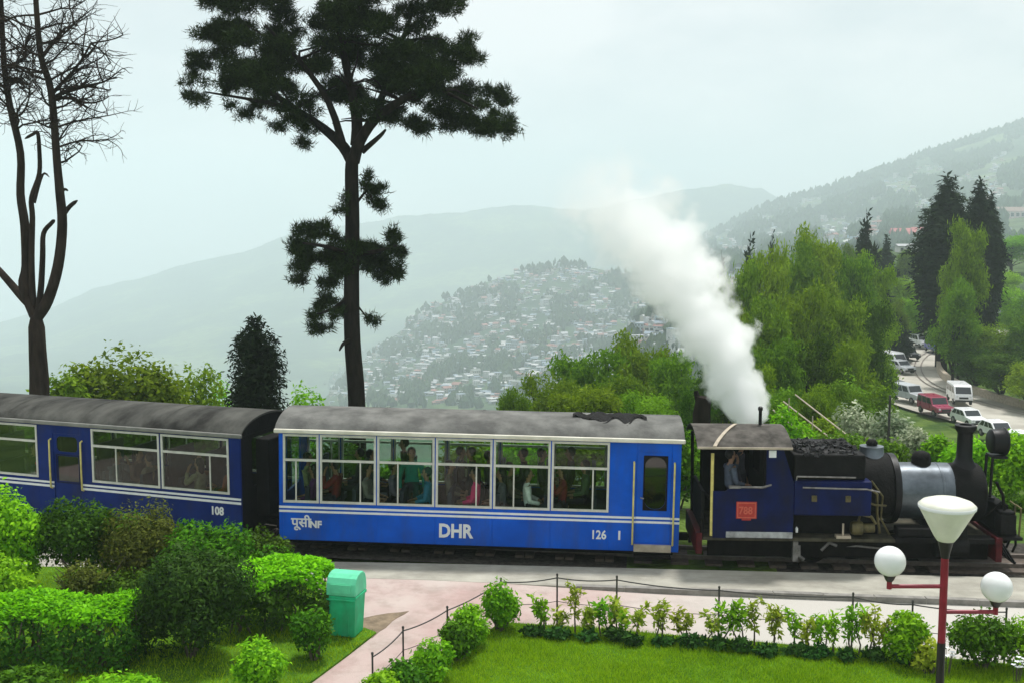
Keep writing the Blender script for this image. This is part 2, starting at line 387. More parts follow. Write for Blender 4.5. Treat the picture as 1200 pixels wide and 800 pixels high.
def build_terrain():
    az = np.concatenate([np.linspace(-math.pi, -.62, 60, endpoint=False), np.linspace(-.62, .62, 430), np.linspace(.62, math.pi, 60)[1:-1]])
    rad = np.concatenate([[4, 10, 16, 22, 26], np.geomspace(28, 5800, 190)])
    na, nr = len(az), len(rad)
    AA, RR = np.meshgrid(az, rad); X = RR*np.sin(AA); Y = RR*np.cos(AA); Z = H(X, Y)
    V = np.stack([X, Y, Z], -1).reshape(-1, 3)
    V = np.concatenate([V, [[0, 0, -.14]]])
    idx = np.arange(nr*na).reshape(nr, na)
    a = idx[:-1]; b = np.roll(idx, -1, 1)[:-1]; c = np.roll(idx, -1, 1)[1:]; e = idx[1:]
    Q = np.stack([a, b, c, e], -1).reshape(-1, 4)
    me = bpy.data.meshes.new('ground')
    fs = [tuple(q) for q in Q.tolist()]+[(nr*na, int(idx[0, (j+1) % na]), int(idx[0, j])) for j in range(na)]
    me.from_pydata(V.tolist(), [], fs)
    bm = bmesh.new(); bm.from_mesh(me); bmesh.ops.recalc_face_normals(bm, faces=bm.faces); bm.to_mesh(me); bm.free()
    if me.polygons[10].normal.z < 0: me.flip_normals()
    me.shade_smooth()
    m, t, o = nodes_of('hill_ground')
    b = N(t, 'ShaderNodeBsdfPrincipled'); b.inputs['Roughness'].default_value = .95; b.inputs['Specular IOR Level'].default_value = .1
    tc = N(t, 'ShaderNodeTexCoord')
    n1 = N(t, 'ShaderNodeTexNoise', Scale=.004, Detail=9.); n1.inputs['Roughness'].default_value = .62
    n2 = N(t, 'ShaderNodeTexNoise', Scale=.035, Detail=8.); n2.inputs['Roughness'].default_value = .7
    n3 = N(t, 'ShaderNodeTexNoise', Scale=.6, Detail=6.)
    for n in (n1, n2, n3): t.links.new(tc.outputs['Object'], n.inputs['Vector'])
    r1 = N(t, 'ShaderNodeValToRGB'); e = r1.color_ramp.elements
    e[0].position = .40; e[0].color = (.03, .065, .03, 1); e[1].position = .60; e[1].color = (.13, .19, .07, 1)
    x = r1.color_ramp.elements.new(.52); x.color = (.055, .10, .04, 1)
    r2 = N(t, 'ShaderNodeValToRGB'); e = r2.color_ramp.elements
    e[0].position = .38; e[0].color = (.35, .40, .40, 1); e[1].position = .68; e[1].color = (1.5, 1.4, 1.35, 1)
    mu = N(t, 'ShaderNodeMixRGB', blend_type='MULTIPLY'); mu.inputs[0].default_value = .9
    t.links.new(n1.outputs[0], r1.inputs[0]); t.links.new(n2.outputs[0], r2.inputs[0])
    t.links.new(r1.outputs[0], mu.inputs[1]); t.links.new(r2.outputs[0], mu.inputs[2])
    ln = N(t, 'ShaderNodeVectorMath', operation='LENGTH'); t.links.new(tc.outputs['Object'], ln.inputs[0])
    mr = N(t, 'ShaderNodeMapRange'); mr.inputs['From Min'].default_value = 60.; mr.inputs['From Max'].default_value = 240.; t.links.new(ln.outputs['Value'], mr.inputs[0])
    r3 = N(t, 'ShaderNodeValToRGB'); e = r3.color_ramp.elements; e[0].position = .35; e[0].color = (.035, .075, .012, 1); e[1].position = .65; e[1].color = (.11, .17, .03, 1); t.links.new(n3.outputs[0], r3.inputs[0])
    mg = N(t, 'ShaderNodeMixRGB'); t.links.new(mr.outputs[0], mg.inputs[0]); t.links.new(r3.outputs[0], mg.inputs[1]); t.links.new(mu.outputs[0], mg.inputs[2])
    t.links.new(mg.outputs[0], b.inputs['Base Color'])
    bp = N(t, 'ShaderNodeBump'); bp.inputs['Strength'].default_value = .8; bp.inputs['Distance'].default_value = 4.
    t.links.new(n2.outputs[0], bp.inputs['Height']); t.links.new(bp.outputs[0], b.inputs['Normal'])
    t.links.new(b.outputs[0], o.inputs[0])
    me.materials.append(m)
    tag(link('ground', me), kind='structure')
build_terrain()

# ------------------------------------------------------------------ near ground: road, paving, lawn, verge
def sheet(name, pts, mat, thick=None, kind='structure'):
    """flat polygon at the points' own heights; with thickness it gets sides"""
    bm = bmesh.new(); vs = [bm.verts.new(p) for p in pts]; f = bm.faces.new(vs)
    if thick:
        r = bmesh.ops.extrude_face_region(bm, geom=[f])
        for v in [g for g in r['geom'] if isinstance(g, bmesh.types.BMVert)]: v.co.z -= thick
    bmesh.ops.recalc_face_normals(bm, faces=bm.faces)
    bmesh.ops.triangulate(bm, faces=[f for f in bm.faces if len(f.verts) > 4])
    me = bpy.data.meshes.new(name); bm.to_mesh(me); bm.free(); me.materials.append(mat)
    if not thick and me.polygons[0].normal.z < 0: me.flip_normals()
    return tag(link(name, me), kind=kind)
KL = [(-16, 21.0), (-6, 20.75), (-1.5, 20.35), (1.3, 19.95), (3.6, 19.72), (6.2, 19.42), (9.0, 19.1), (16, 18.4)]   # front edge of the road
RB = [(-16, 25.3), (-9, 22.6), (-5.4, 21.62), (-1, 21.35), (3.4, 21.0), (6.5, 20.75), (9.6, 20.5), (16, 20.1)]      # train side of the road
sheet('road', [(x, y, 0) for x, y in KL]+[(x, y, 0) for x, y in reversed(RB)], m_road, .12)
def zpave(x): return -.004-.085*float(sstep(-.5, 3.5, np.array(x)))
mb = MB(); xs = [-16+i*.5 for i in range(65)]
ky = lambda x: float(np.interp(x, [a for a, b in KL], [b for a, b in KL]))
for i in range(len(xs)-1):
    a, b = xs[i], xs[i+1]
    mb.add([(a, 11, zpave(a)), (b, 11, zpave(b)), (b, ky(b)+.02, zpave(b)), (a, ky(a)+.02, zpave(a))], [(0, 1, 2, 3)])
tag(mb.build('paving', m_pave), kind='structure')
# kerb stones along the drop from road to paving
kroot = thing('kerb', 'dark grey kerb dividing the concrete road from the pink paving', 'kerb', (1.2, 19.9, 0))
x = 1.2; k = 0
while x < 14.5:
    x1 = x+.9; h = zpave(x)
    a = Vector((x+.008, ky(x)-.01, 0)); b = Vector((x1-.008, ky(x1)-.01, 0)); o = Vector((0, .14, 0)); zt = .012+.004*math.sin(k*2.1)
    q = MB().add([a+Vector((0, 0, h-.03)), b+Vector((0, 0, h-.03)), b+o+Vector((0, 0, h-.03)), a+o+Vector((0, 0, h-.03)),
                  a+Vector((0, 0, zt)), b+Vector((0, 0, zt)), b+o+Vector((0, 0, zt)), a+o+Vector((0, 0, zt))],
                 [(0, 3, 2, 1), (4, 5, 6, 7), (0, 1, 5, 4), (1, 2, 6, 5), (2, 3, 7, 6), (3, 0, 4, 7)])
    s = q.build('kerbstone', m_kerb, kroot); s.location = -kroot.location
    x = x1; k += 1
# lawn and verge
VERGE_ = 0
LAWN = [G(470, 830), G(520, 772), G(560, 745), G(596, 731), G(700, 738), G(850, 751), G(1000, 763), G(1100, 772), G(1250, 786), G(1330, 900), G(430, 900)]
sheet('lawn', [(p.x, p.y, .035) for p in LAWN], m_turf, .14)
VERGE = [G(-60, 664), G(180, 666), G(340, 672), G(372, 690), G(395, 735), G(428, 737), G(441, 742), G(405, 770), G(362, 802), G(300, 880), G(-120, 880)]
sheet('verge', [(p.x, p.y, .03) for p in VERGE], m_turf, .06)
sheet('soil_patch', [(p.x, p.y, .004) for p in (G(424, 724), G(440, 720.5), G(455, 718), G(468, 717), G(479, 715.5), G(474, 719), G(466, 723), G(460, 727), G(452, 735), G(445, 739), G(436, 747), G(424, 738))], m_soil, .02)
def pip(px, py, poly):
    ins = np.zeros(len(px), bool); j = len(poly)-1
    for i in range(len(poly)):
        xi, yi, xj, yj = poly[i][0], poly[i][1], poly[j][0], poly[j][1]
        c = ((yi > py) != (yj > py)) & (px < (xj-xi)*(py-yi)/(yj-yi+1e-12)+xi); ins ^= c; j = i
    return ins
def grass(name, poly, n, z, h, ylo):
    xs = [p.x for p in poly]; ys = [p.y for p in poly]
    x = rng.uniform(min(xs), max(xs), n); y = rng.uniform(max(min(ys), ylo), max(ys), n)
    k = pip(x, y, [(p.x, p.y) for p in poly]); x, y = x[k], y[k]; n = len(x)
    hh = h*rng.uniform(.5, 1.4, n)*(1+.35*np.sin(x*2.3+1)*np.sin(y*3.1))
    a = rng.uniform(0, 6.28, n); wd = .006
    base = np.stack([x, y, np.full(n, z)], 1); s = np.stack([np.cos(a), np.sin(a), 0*a], 1)*wd
    lean = np.stack([rng.normal(0, .4, n), rng.normal(0, .4, n), np.ones(n)], 1)*hh[:, None]
    V = np.stack([base-s, base+s, base+lean], 1).reshape(-1, 3)
    return tag(link(name, np_mesh(name, V, 3, l_grass)), 'short bright green grass covering the ' + ('lawn' if 'lawn' in name else 'verge'), 'grass', kind='stuff')
grass('lawn_grass', LAWN, 150000, .03, .055, 14.2)
grass('verge_grass', VERGE, 60000, .025, .06, 14.2)

# ------------------------------------------------------------------ railway track under the train
def cpath(pts, n):
    """smooth curve through points"""
    pts = [Vector(p) for p in pts]; out = []
    for i in range(len(pts)-1):
        p0, p1, p2, p3 = pts[max(i-1, 0)], pts[i], pts[i+1], pts[min(i+2, len(pts)-1)]
        for k in range(n):
            t = k/n
            out.append(.5*((2*p1)+(p2-p0)*t+(2*p0-5*p1+4*p2-p3)*t*t+(3*p1-p0-3*p2+p3)*t**3))
    return out+[pts[-1]]
TRK = cpath([(-22, 30.6, .1), (-16, 27.3, .1), (-11, 25.5, .1), (-5.4, 23.5, .1), (-4.7, 23.28, .1), (-.6, 22.85, .04), (3.4, 22.4, -.02), (6.6, 22.02, 0), (9.8, 21.72, 0), (14, 21.45, 0), (22, 21.2, 0)], 10)
def offset(path, d, dz=0):
    o = []
    for i, p in enumerate(path):
        t = (path[min(i+1, len(path)-1)]-path[max(i-1, 0)]); t.z = 0; t.normalize()
        o.append(p+Vector((-t.y, t.x, 0))*d+Vector((0, 0, dz)))
    return o
def strip(name, path, w0, w1, mat, dz=0, parent=None):
    a, b = offset(path, w0, dz), offset(path, w1, dz); q = MB()
    for i in range(len(path)-1): q.add([a[i], a[i+1], b[i+1], b[i]], [(0, 1, 2, 3)])
    return q.build(name, mat, parent)
def rail_mb(path, d, h=.09, wd=.045):
    q = MB(); a, b = offset(path, d-wd/2), offset(path, d+wd/2); up = Vector((0, 0, h))
    for i in range(len(path)-1):
        q.add([a[i], a[i+1], b[i+1], b[i]], [(0, 1, 2, 3)])
        q.add([a[i]-up, a[i+1]-up, a[i+1], a[i]], [(0, 1, 2, 3)]); q.add([b[i]-up, b[i+1]-up, b[i+1], b[i]], [(0, 1, 2, 3)])
    return q
tag(strip('trackbed', TRK, -1.25, 1.6, m_ball, -.13), kind='structure')
trk = thing('railway_track', 'narrow gauge railway track curving beneath the train', 'railway track', (0, 0, 0))
for s in (-1, 1): rail_mb(TRK, s*.325).build('rail', m_rail, trk)
sl = MB().box(-.09, .09, -.65, .65, -.14, -.075).mesh('sleeper', m_sleep)
for i in range(0, len(TRK)-1, 1):
    for f_ in (0, .5):
        p = TRK[i].lerp(TRK[i+1], f_); t = TRK[i+1]-TRK[i]
        if -12 < p.x < 14 and (p.x > 8.5 or i % 2 == 0): link('sleeper', sl, trk, p, math.atan2(t.y, t.x))
# ------------------------------------------------------------------ people
def skin_person(name, J, E, root):
    """one continuous body grown over a skeleton; returns mesh"""
    me = bpy.data.meshes.new(name+'_skel'); names = list(J); bm = bmesh.new()
    lay = bm.verts.layers.skin.verify(); vs = {}
    for k in names:
        v = bm.verts.new(J[k][0]); r = J[k][1]; v[lay].radius = (r, r) if not hasattr(r, '__len__') else r
        v[lay].use_root = (k == root); vs[k] = v
    for a, b in E: bm.edges.new((vs[a], vs[b]))
    bm.to_mesh(me); bm.free()
    o = bpy.data.objects.new(name, me); COL.objects.link(o)
    s = o.modifiers.new('s', 'SKIN'); s.use_smooth_shade = True; s.branch_smoothing = .6
    u = o.modifiers.new('u', 'SUBSURF'); u.levels = 1; u.render_levels = 1
    dg = bpy.context.evaluated_depsgraph_get(); dg.update()
    m = bpy.data.meshes.new_from_object(o.evaluated_get(dg)); m.name = name
    bpy.data.objects.remove(o); bpy.data.meshes.remove(me)
    return m
def person_meshes(pose):
    J = {}; E = []
    def j(k, p, r, par=None):
        J[k] = (Vector(p), r)
        if par: E.append((par, k))
    j('pelvis', (0, 0, .10), (.15, .12)); j('spine', (-.01, 0, .27), (.14, .10), 'pelvis'); j('chest', (-.01, 0, .44), (.165, .11), 'spine')
    j('collar', (-.005, 0, .55), (.10, .08), 'chest'); j('neck', (.01, 0, .63), .052, 'collar')
    j('jaw', (.03, 0, .70), (.062, .068), 'neck'); j('face', (.025, 0, .765), (.076, .094), 'jaw'); j('brow', (.015, 0, .83), (.074, .092), 'face'); j('crown', (.005, 0, .875), .05, 'brow')
    for s, n in ((1, 'l'), (-1, 'r')):
        j('sho'+n, (-.01, s*.19, .525), .058, 'collar')
        if pose == 'phone' and s == 1: el, wr, pa = (.16, s*.27, .36), (.22, s*.12, .60), (.20, s*.09, .68)
        elif pose == 'stand' : el, wr, pa = (-.03, s*.26, .26), (.07, s*.25, .02), (.10, s*.24, -.06)
        else: el, wr, pa = (.03, s*.25, .26), (.25, s*.15, .19), (.33, s*.12, .18)
        el, wr, pa = Vector(el), Vector(wr), Vector(pa); d = (pa-wr).normalized()
        j('elb'+n, el, .044, 'sho'+n); j('wri'+n, wr, .029, 'elb'+n); j('pal'+n, pa, (.042, .022), 'wri'+n)
        side = d.cross(Vector((0, 0, 1) if abs(d.z) < .7 else (1, 0, 0))).normalized(); nrm = side.cross(d)
        for f, ln in enumerate((.068, .078, .072, .056)):
            b = pa+d*.035+side*(.027-.018*f)
            j('f%d%s' % (f, n), b+d*ln*.5, .0085, 'pal'+n); j('g%d%s' % (f, n), b+d*ln*.85-nrm*.022, .007, 'f%d%s' % (f, n))
        j('t0'+n, pa+side*.045+d*.005, .0095, 'pal'+n); j('t1'+n, pa+side*.058+d*.035-nrm*.01, .008, 't0'+n)
        j('hip'+n, (.03, s*.095, .06), .095, 'pelvis')
        if pose == 'stand':
            j('kne'+n, (.03, s*.10, -.36), .062, 'hip'+n); j('ank'+n, (-.02, s*.10, -.76), .042, 'kne'+n); j('toe'+n, (.13, s*.11, -.81), .036, 'ank'+n)
        else:
            j('kne'+n, (.44, s*.11, .08), .068, 'hip'+n); j('ank'+n, (.45, s*.11, -.36), .042, 'kne'+n); j('toe'+n, (.59, s*.12, -.41), .036, 'ank'+n)
    me = skin_person('body_'+pose, J, E, 'pelvis')
    # nose, ears and eyes grown onto the same mesh
    q = MB(); q.v = [tuple(v.co) for v in me.vertices]; q.f = [tuple(p.vertices) for p in me.polygons]; q.m = [0]*len(q.f)
    q.ell((.118, 0, .745), .018, .014, .024, 8, 6)
    for s in (1, -1): q.ell((.02, s*.080, .765), .018, .010, .03, 8, 6)
    for s in (1, -1): q.ell((.100, s*.032, .785), .009, .011, .008, 8, 6, 1)
    q.ell((.103, 0, .705), .008, .026, .007, 8, 6, 2)
    body = q.mesh('body_'+pose, [m_skin, m_hair, M('lips_'+pose, (.25, .08, .07), .5)], 60)
    bones = {'shirt': [], 'trousers': [], 'skin': []}
    for a, b in E:
        g = 'skin'
        if b[:3] in ('spi', 'che', 'col', 'sho', 'elb') or (b[:3] == 'wri'): g = 'shirt'
        if b[:3] in ('hip', 'kne', 'ank'): g = 'trousers'
        bones[g].append((J[a][0], J[b][0].lerp(J[a][0], .22) if b[:3] in ('wri', 'ank') else J[b][0]))
    bones['skin'] += [(J['neck'][0], J['jaw'][0])]
    def near(p):
        best = (9, 'skin')
        for g, L in bones.items():
            for a, b in L:
                ab = b-a; t = max(0, min(1, (p-a).dot(ab)/ab.length_squared)); dd = (p-(a+ab*t)).length
                best = min(best, (dd, g))
        return best[1]
    outm = {}
    grp = [near(p.center) for p in me.polygons]
    for g in ('shirt', 'trousers'):
        q = MB(); mp = {}
        for p, gg in zip(me.polygons, grp):
            if gg != g: continue
            f = []
            for vi in p.vertices:
                if vi not in mp:
                    mp[vi] = len(q.v); v = me.vertices[vi]; q.v.append(tuple(v.co+v.normal*.014))
                f.append(mp[vi])
            q.f.append(tuple(f)); q.m.append(0)
        outm[g] = q.mesh(g+'_'+pose, m_seat, 60)
    hs = {}
    for kind in ('short', 'long'):
        q = MB(); q.ell((-.012, 0, .80), .098, .092, .105, 18, 12)
        if kind == 'long': q.ell((-.055, 0, .68), .06, .085, .15, 14, 10)
        vs = []
        for (x, y, z) in q.v:
            if x > .045 and z < .845: x = .045-.1*(.845-z)
            vs.append((x, y, z))
        q.v = vs; hs[kind] = q.mesh('hair_'+kind, m_hair, 60)
    return body, outm['shirt'], outm['trousers'], hs
PM = {p: person_meshes(p) for p in ('sit', 'phone', 'stand')}
CLOTH = {}
def cloth(c):
    if c not in CLOTH: CLOTH[c] = M('cloth_%d' % len(CLOTH), c, .85, .2, 9, .3, 60)
    return CLOTH[c]
def person(pose, loc, rz, shirt, label, hair='short', trousers=(.03, .03, .04), sc=1., group=None):
    b, sh, tr, hs = PM[pose]
    r = thing('person', label, 'person', loc, rz, group); r.scale = (sc, sc, sc)
    link('body', b, r)
    for nm, me, c in (('shirt', sh, shirt), ('trousers', tr, trousers)):
        o = link(nm, me, r); o.material_slots[0].link = 'OBJECT'; o.material_slots[0].material = cloth(c)
    link('hair', hs[hair], r)
    return r

# ------------------------------------------------------------------ lettering
def text_part(body, size, mat, parent, loc, name='lettering', align='LEFT', bold=0., ext=.003, sx=1.):
    c = bpy.data.curves.new('t', 'FONT'); c.body = body; c.size = size; c.extrude = ext; c.offset = bold; c.align_x = align; c.resolution_u = 3
    o = bpy.data.objects.new('t', c); COL.objects.link(o)
    dg = bpy.context.evaluated_depsgraph_get(); dg.update()
    m = bpy.data.meshes.new_from_object(o.evaluated_get(dg)); bpy.data.objects.remove(o); bpy.data.curves.remove(c)
    T = Matrix(((sx, 0, 0, 0), (0, 0, -1, 0), (0, 1, 0, 0), (0, 0, 0, 1))); m.transform(T); m.name = name
    m.materials.clear(); m.materials.append(mat)
    return link(name, m, parent, loc)

# ------------------------------------------------------------------ coaches
CW = 2.06
def frame_mesh(u0, u1, z0, z1, zt, mull, t=.045, dep=.05):
    q = MB()
    q.box(u0, u1, 0, dep, z0, z0+t); q.box(u0, u1, 0, dep, z1-t, z1)
    q.box(u0, u0+t, .002, dep-.002, z0+t, z1-t); q.box(u1-t, u1, .002, dep-.002, z0+t, z1-t)
    q.box(u0+t, u1-t, .004, dep-.004, zt-.024, zt+.024)
    if mull: q.box(mull-.014, mull+.014, .012, dep-.012, z0+t, zt-.024)
    return q
def door_ring(u0, u1, z0, z1, a0, a1, b0, b1, rad, y0, y1, n=6):
    """panel with a rounded opening; outer rectangle u0..u1,z0..z1, opening a0..a1,b0..b1"""
    inn = []
    for cx, cz, s in ((a1-rad, b1-rad, 0), (a0+rad, b1-rad, 90), (a0+rad, b0+rad, 180), (a1-rad, b0+rad, 270)):
        for k in range(n+1):
            t = R(s+90*k/n); inn.append((cx+rad*math.cos(t), cz+rad*math.sin(t)))
    cx, cz = (u0+u1)/2, (z0+z1)/2; outp = []
    for x, z in inn:
        dx, dz = (x-cx)/((u1-u0)/2), (z-cz)/((z1-z0)/2); m = max(abs(dx), abs(dz)); outp.append((cx+(x-cx)/m, cz+(z-cz)/m))
    # corners exactly
    for c in ((u1, z1), (u0, z1), (u0, z0), (u1, z0)):
        k = min(range(len(outp)), key=lambda i: (outp[i][0]-c[0])**2+(outp[i][1]-c[1])**2); outp[k] = c
    n = len(inn); q = MB()
    vs = [(x, y0, z) for x, z in outp]+[(x, y0, z) for x, z in inn]+[(x, y1, z) for x, z in outp]+[(x, y1, z) for x, z in inn]
    fs = []
    for i in range(n):
        j = (i+1) % n
        fs += [(i, j, n+j, n+i), (2*n+i, 3*n+i, 3*n+j, 2*n+j), (i, 2*n+i, 2*n+j, j), (n+i, n+j, 3*n+j, 3*n+i)]
    q.add(vs, fs)
    return q, inn
def coach(name, label, loc, rz, ry, L, zb, ze, zs0, zs1, zt, wins, doors, stripes, paint, roofm, gutm, rise, dstyle, farwins, gm=None):
    gm = gm or m_glass
    r = thing(name, label, 'railway coach', loc, rz, None, ry)
    b = MB()
    # side walls
    def side(y0, y1, ws, ds):
        segs = sorted([(a, c, 'w') for a, c in ws]+[(a, c, 'd') for a, c in ds]); cur = 0.
        for a, c, k in segs+[(L, L, 'e')]:
            if a-cur > .004: b.box(cur, a, y0, y1, zb, ze)
            if k == 'w': b.box(a, c, y0, y1, zb, zs0); b.box(a, c, y0, y1, zs1, ze)
            if k == 'd': b.box(a, c, y0, y1, zb, zb+.16); b.box(a, c, y0, y1, ze-.2, ze)
            cur = c
    side(0, .05, wins, doors); body = b.build('body', [paint], r, bevel=.006)
    b.__init__(); side(CW-.05, CW, farwins, []); b.build('far_side', [paint], r, bevel=.006)
    # end walls with a window each
    endm = m_soot if dstyle == 2 else paint
    for xx, nm in ((0, 'end_wall'), (L-.05, 'end_wall')):
        e, inn = door_ring(.05, CW-.05, zb, ze, .45, CW-.45, zs0+.1, zs1-.05, .08, 0, .05)
        e.v = [(xx+y, x, z) for x, y, z in e.v]; eo = e.build(nm, endm, r)
        g = MB().box(xx+.02, xx+.028, .45, CW-.45, zs0+.1, zs1-.05).build('pane', m_glass, eo)
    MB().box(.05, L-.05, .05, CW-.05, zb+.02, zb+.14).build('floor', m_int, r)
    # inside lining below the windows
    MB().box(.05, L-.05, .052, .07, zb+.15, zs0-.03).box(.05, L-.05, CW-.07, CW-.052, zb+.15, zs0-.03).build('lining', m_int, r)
    # windows
    for ws, y0, flip in ((wins, -.012, 0), (farwins, CW-.038, 1)):
        for i, (a, c) in enumerate(ws):
            md = a+(c-a)*(.72 if (i+flip) % 2 else .36)
            f = frame_mesh(a, c, zs0, zs1, zt, md).build('window', m_cream, r, loc=(0, y0, 0))
            MB().box(a+.045, c-.045, .022, .028, zs0+.045, zt-.024).build('pane', gm, f)
            MB().box(a+.045, c-.045, .022, .028, zt+.024, zs1-.045).build('pane', gm, f)
    for z, t in stripes:
        segs = []; cur = 0.
        for a, c in sorted(doors): segs.append((cur, a)); cur = c
        segs.append((cur, L)); q = MB()
        for a, c in segs:
            if c-a > .01: q.box(a, c, -.005, .002, z-t/2, z+t/2)
        q.build('stripe', m_white, r)
    # doors
    for a, c in doors:
        z0, z1 = zb+.162, ze-.202
        if dstyle == 1:
            d, inn = door_ring(a+.004, c-.004, z0, z1, a+.17, c-.11, zb+.87, z1-.1, .19, .012, .045)
            do = d.build('door', paint, r, bevel=.004)
            d2, _ = door_ring(a+.14, c-.08, zb+.84, z1-.07, a+.17, c-.11, zb+.87, z1-.1, .19, .004, .0118); d2.build('window_rim', m_under, do)
            MB().prism(inn, .026, .032).build('pane', m_dglass, do)
            for z, t in stripes: MB().box(a+.004, c-.004, .006, .0118, z-t/2, z+t/2).build('stripe', m_white, do)
            MB().tube([(a+.10, .012, zb+1.10), (a+.10, -.03, zb+1.10), (a+.16, -.03, zb+1.09)], .014, 6).build('handle', m_steel, do)
            MB().box(a-.02, c+.02, -.10, 0, zb+.015, zb+.15).build('step', m_tin, r, bevel=.006)
            MB().box(a-.02, c+.02, -.18, .02, zb-.10, zb-.06).tube([(a, -.08, zb-.07), (a, -.08, zb+.02)], .015, 6).tube([(c, -.08, zb-.07), (c, -.08, zb+.02)], .015, 6).build('lower_step', m_under, r)
        else:
            d, inn = door_ring(a+.004, c-.004, z0, z1-.44, a+.09, c-.09, zb+.78, z1-.5, .03, .03, .055)
            do = d.build('door', paint, r); MB().prism(inn, .04, .046).build('pane', m_dglass, do)
            d, inn = door_ring(a+.004, c-.004, z1-.437, z1, a+.09, c-.09, z1-.40, z1-.06, .1, .012, .045)
            lo = d.build('door_light', paint, r); MB().prism(inn, .026, .032).build('pane', m_dglass, lo)
            d2, _ = door_ring(a+.05, c-.05, zb+.74, z1-.46, a+.08, c-.08, zb+.77, z1-.49, .03, .022, .0298); d2.build('door_moulding', m_lblue, do)
        for u in (a-.05, c+.05):
            zz0, zz1 = (zb+.14, zb+1.82) if dstyle == 1 else (zb+.62, zb+1.72)
            MB().tube([(u, .0, zz0), (u, -.055, zz0+.02), (u, -.06, (zz0+zz1)/2), (u, -.055, zz1-.02), (u, .0, zz1)], .02, 8).build('handrail', m_yel, r, smooth=50)
    # roof
    ov = .05; n = 18
    def arc(ex, dz): return [(CW/2+(CW/2+ex)*math.sin(t), ze+dz+rise*(math.cos(t)-math.cos(R(78)))/(1-math.cos(R(78)))*1.0) for t in np.linspace(R(-78), R(78), n)]
    aa = arc(ov, .045); sc_ = (CW+2*ov)/(aa[-1][0]-aa[0][0])
    oa = [(CW/2+(y-CW/2)*sc_, z) for y, z in aa]
    npan = 4; e0, e1 = -.08, L+.06
    for k in range(npan):
        x0, x1 = e0+(e1-e0)*k/npan+.004, e0+(e1-e0)*(k+1)/npan-.004; q = MB(); vs = []
        for xx in (x0, x1): vs += [(xx, y, z) for y, z in oa]+[(xx, y, z-.04) for y, z in oa]
        m = 2*n; fs = []
        for i in range(n-1): fs += [(i, i+1, m+i+1, m+i), (n+i, m+n+i, m+n+i+1, n+i+1)]
        for o_ in (0, m): fs += [(o_+i, o_+n+i, o_+n+i+1, o_+i+1) for i in range(n-1)]
        fs += [(0, m, m+n, n), (n-1, 2*n-1, m+2*n-1, m+n-1)]
        q.add(vs, fs); q.build('roof_panel', roofm, r, smooth=40)
    for xx in (0.005, L-.055):
        pr = [(y, z-.042) for y, z in oa if .02 < y < CW-.02]; pr = [(.02, ze+.001)]+pr+[(CW-.02, ze+.001)]
        MB().prism([(y, z) for y, z in pr], xx, xx+.05, axis='x').build('roof_gable', endm, r)
    for yy in (-ov-.02, CW+ov-.05):
        MB().box(e0-.01, e1+.01, yy, yy+.07, ze-.01, ze+.075).build('roof_edge', gutm, r, bevel=.02)
    for k in range(npan-1):
        xx = e0+(e1-e0)*(k+1)/npan; q = MB()
        vs = []
        for dx in (-.02, .02): vs += [(xx+dx, y, z+.008) for y, z in oa]
        q.add(vs, [(i, i+1, n+i+1, n+i) for i in range(n-1)]); q.build('roof_seam', roofm, r)
    # underframe, bogies, wheels
    MB().box(.1, L-.1, .14, .24, .12, zb-.003).box(.1, L-.1, CW-.24, CW-.14, .12, zb-.003).box(.05, L-.05, .245, CW-.245, .2, zb+.0).build('underframe', m_under, r)
    for bx in (1.35, L-1.35):
        bg_ = MB().box(bx-.75, bx+.75, .5, .56, .14, .30).box(bx-.75, bx+.75, CW-.56, CW-.5, .14, .30).box(bx-.12, bx+.12, .56, CW-.56, .1, .3).build('bogie', m_under, r)
        wm = MB().lathe([(.05, -.36), (.23, -.36), (.255, -.35), (.255, -.30), (.23, -.30), (.04, -.29), (.04, .29), (.23, .30), (.255, .30), (.255, .35), (.23, .36), (.05, .36)], axis='y', n=20).mesh('wheelset', m_under, 40)
        for dx in (-.5, .5): link('wheelset', wm, bg_, (bx+dx, CW/2, .255))
    for xx, s in ((0, -1), (L, 1)):
        MB().box(min(xx, xx+s*.28), max(xx, xx+s*.28), CW/2-.07, CW/2+.07, .2, .34).lathe([(.02, 0), (.13, 0), (.13, .05), (.02, .06)], (xx+s*.30, CW/2, .27), 'x', 16).build('coupling', m_under, r)
    # bench seats
    st = MB().box(-.24, .24, 0, .86, .0, .12).box(-.24, -.16, 0, .86, .12, .62).box(-.2, .2, .05, .8, -.28, 0).mesh('seat', m_seat); st2 = MB().box(-.24, .24, 0, .86, .0, .12).box(-.24, -.16, 0, .86, .12, .98).box(-.2, .2, .05, .8, -.28, 0).mesh('seat', m_seat)
    k = 0; u = .75
    while u < L-1.2:
        link('seat', st, r, (u, .10, zb+.44)); link('seat', st2, r, (u, CW-.96, zb+.44)); u += .98
    return r
def u_on(px, ox, oy, ang, zz=1.3):
    """distance along a wall line seen at photo column px"""
    best = None
    d = ray(px, 570); k = d.x/d.y   # x = k*y
    ca, sa = math.cos(ang), math.sin(ang)
    return (k*oy-ox)/(ca-k*sa)
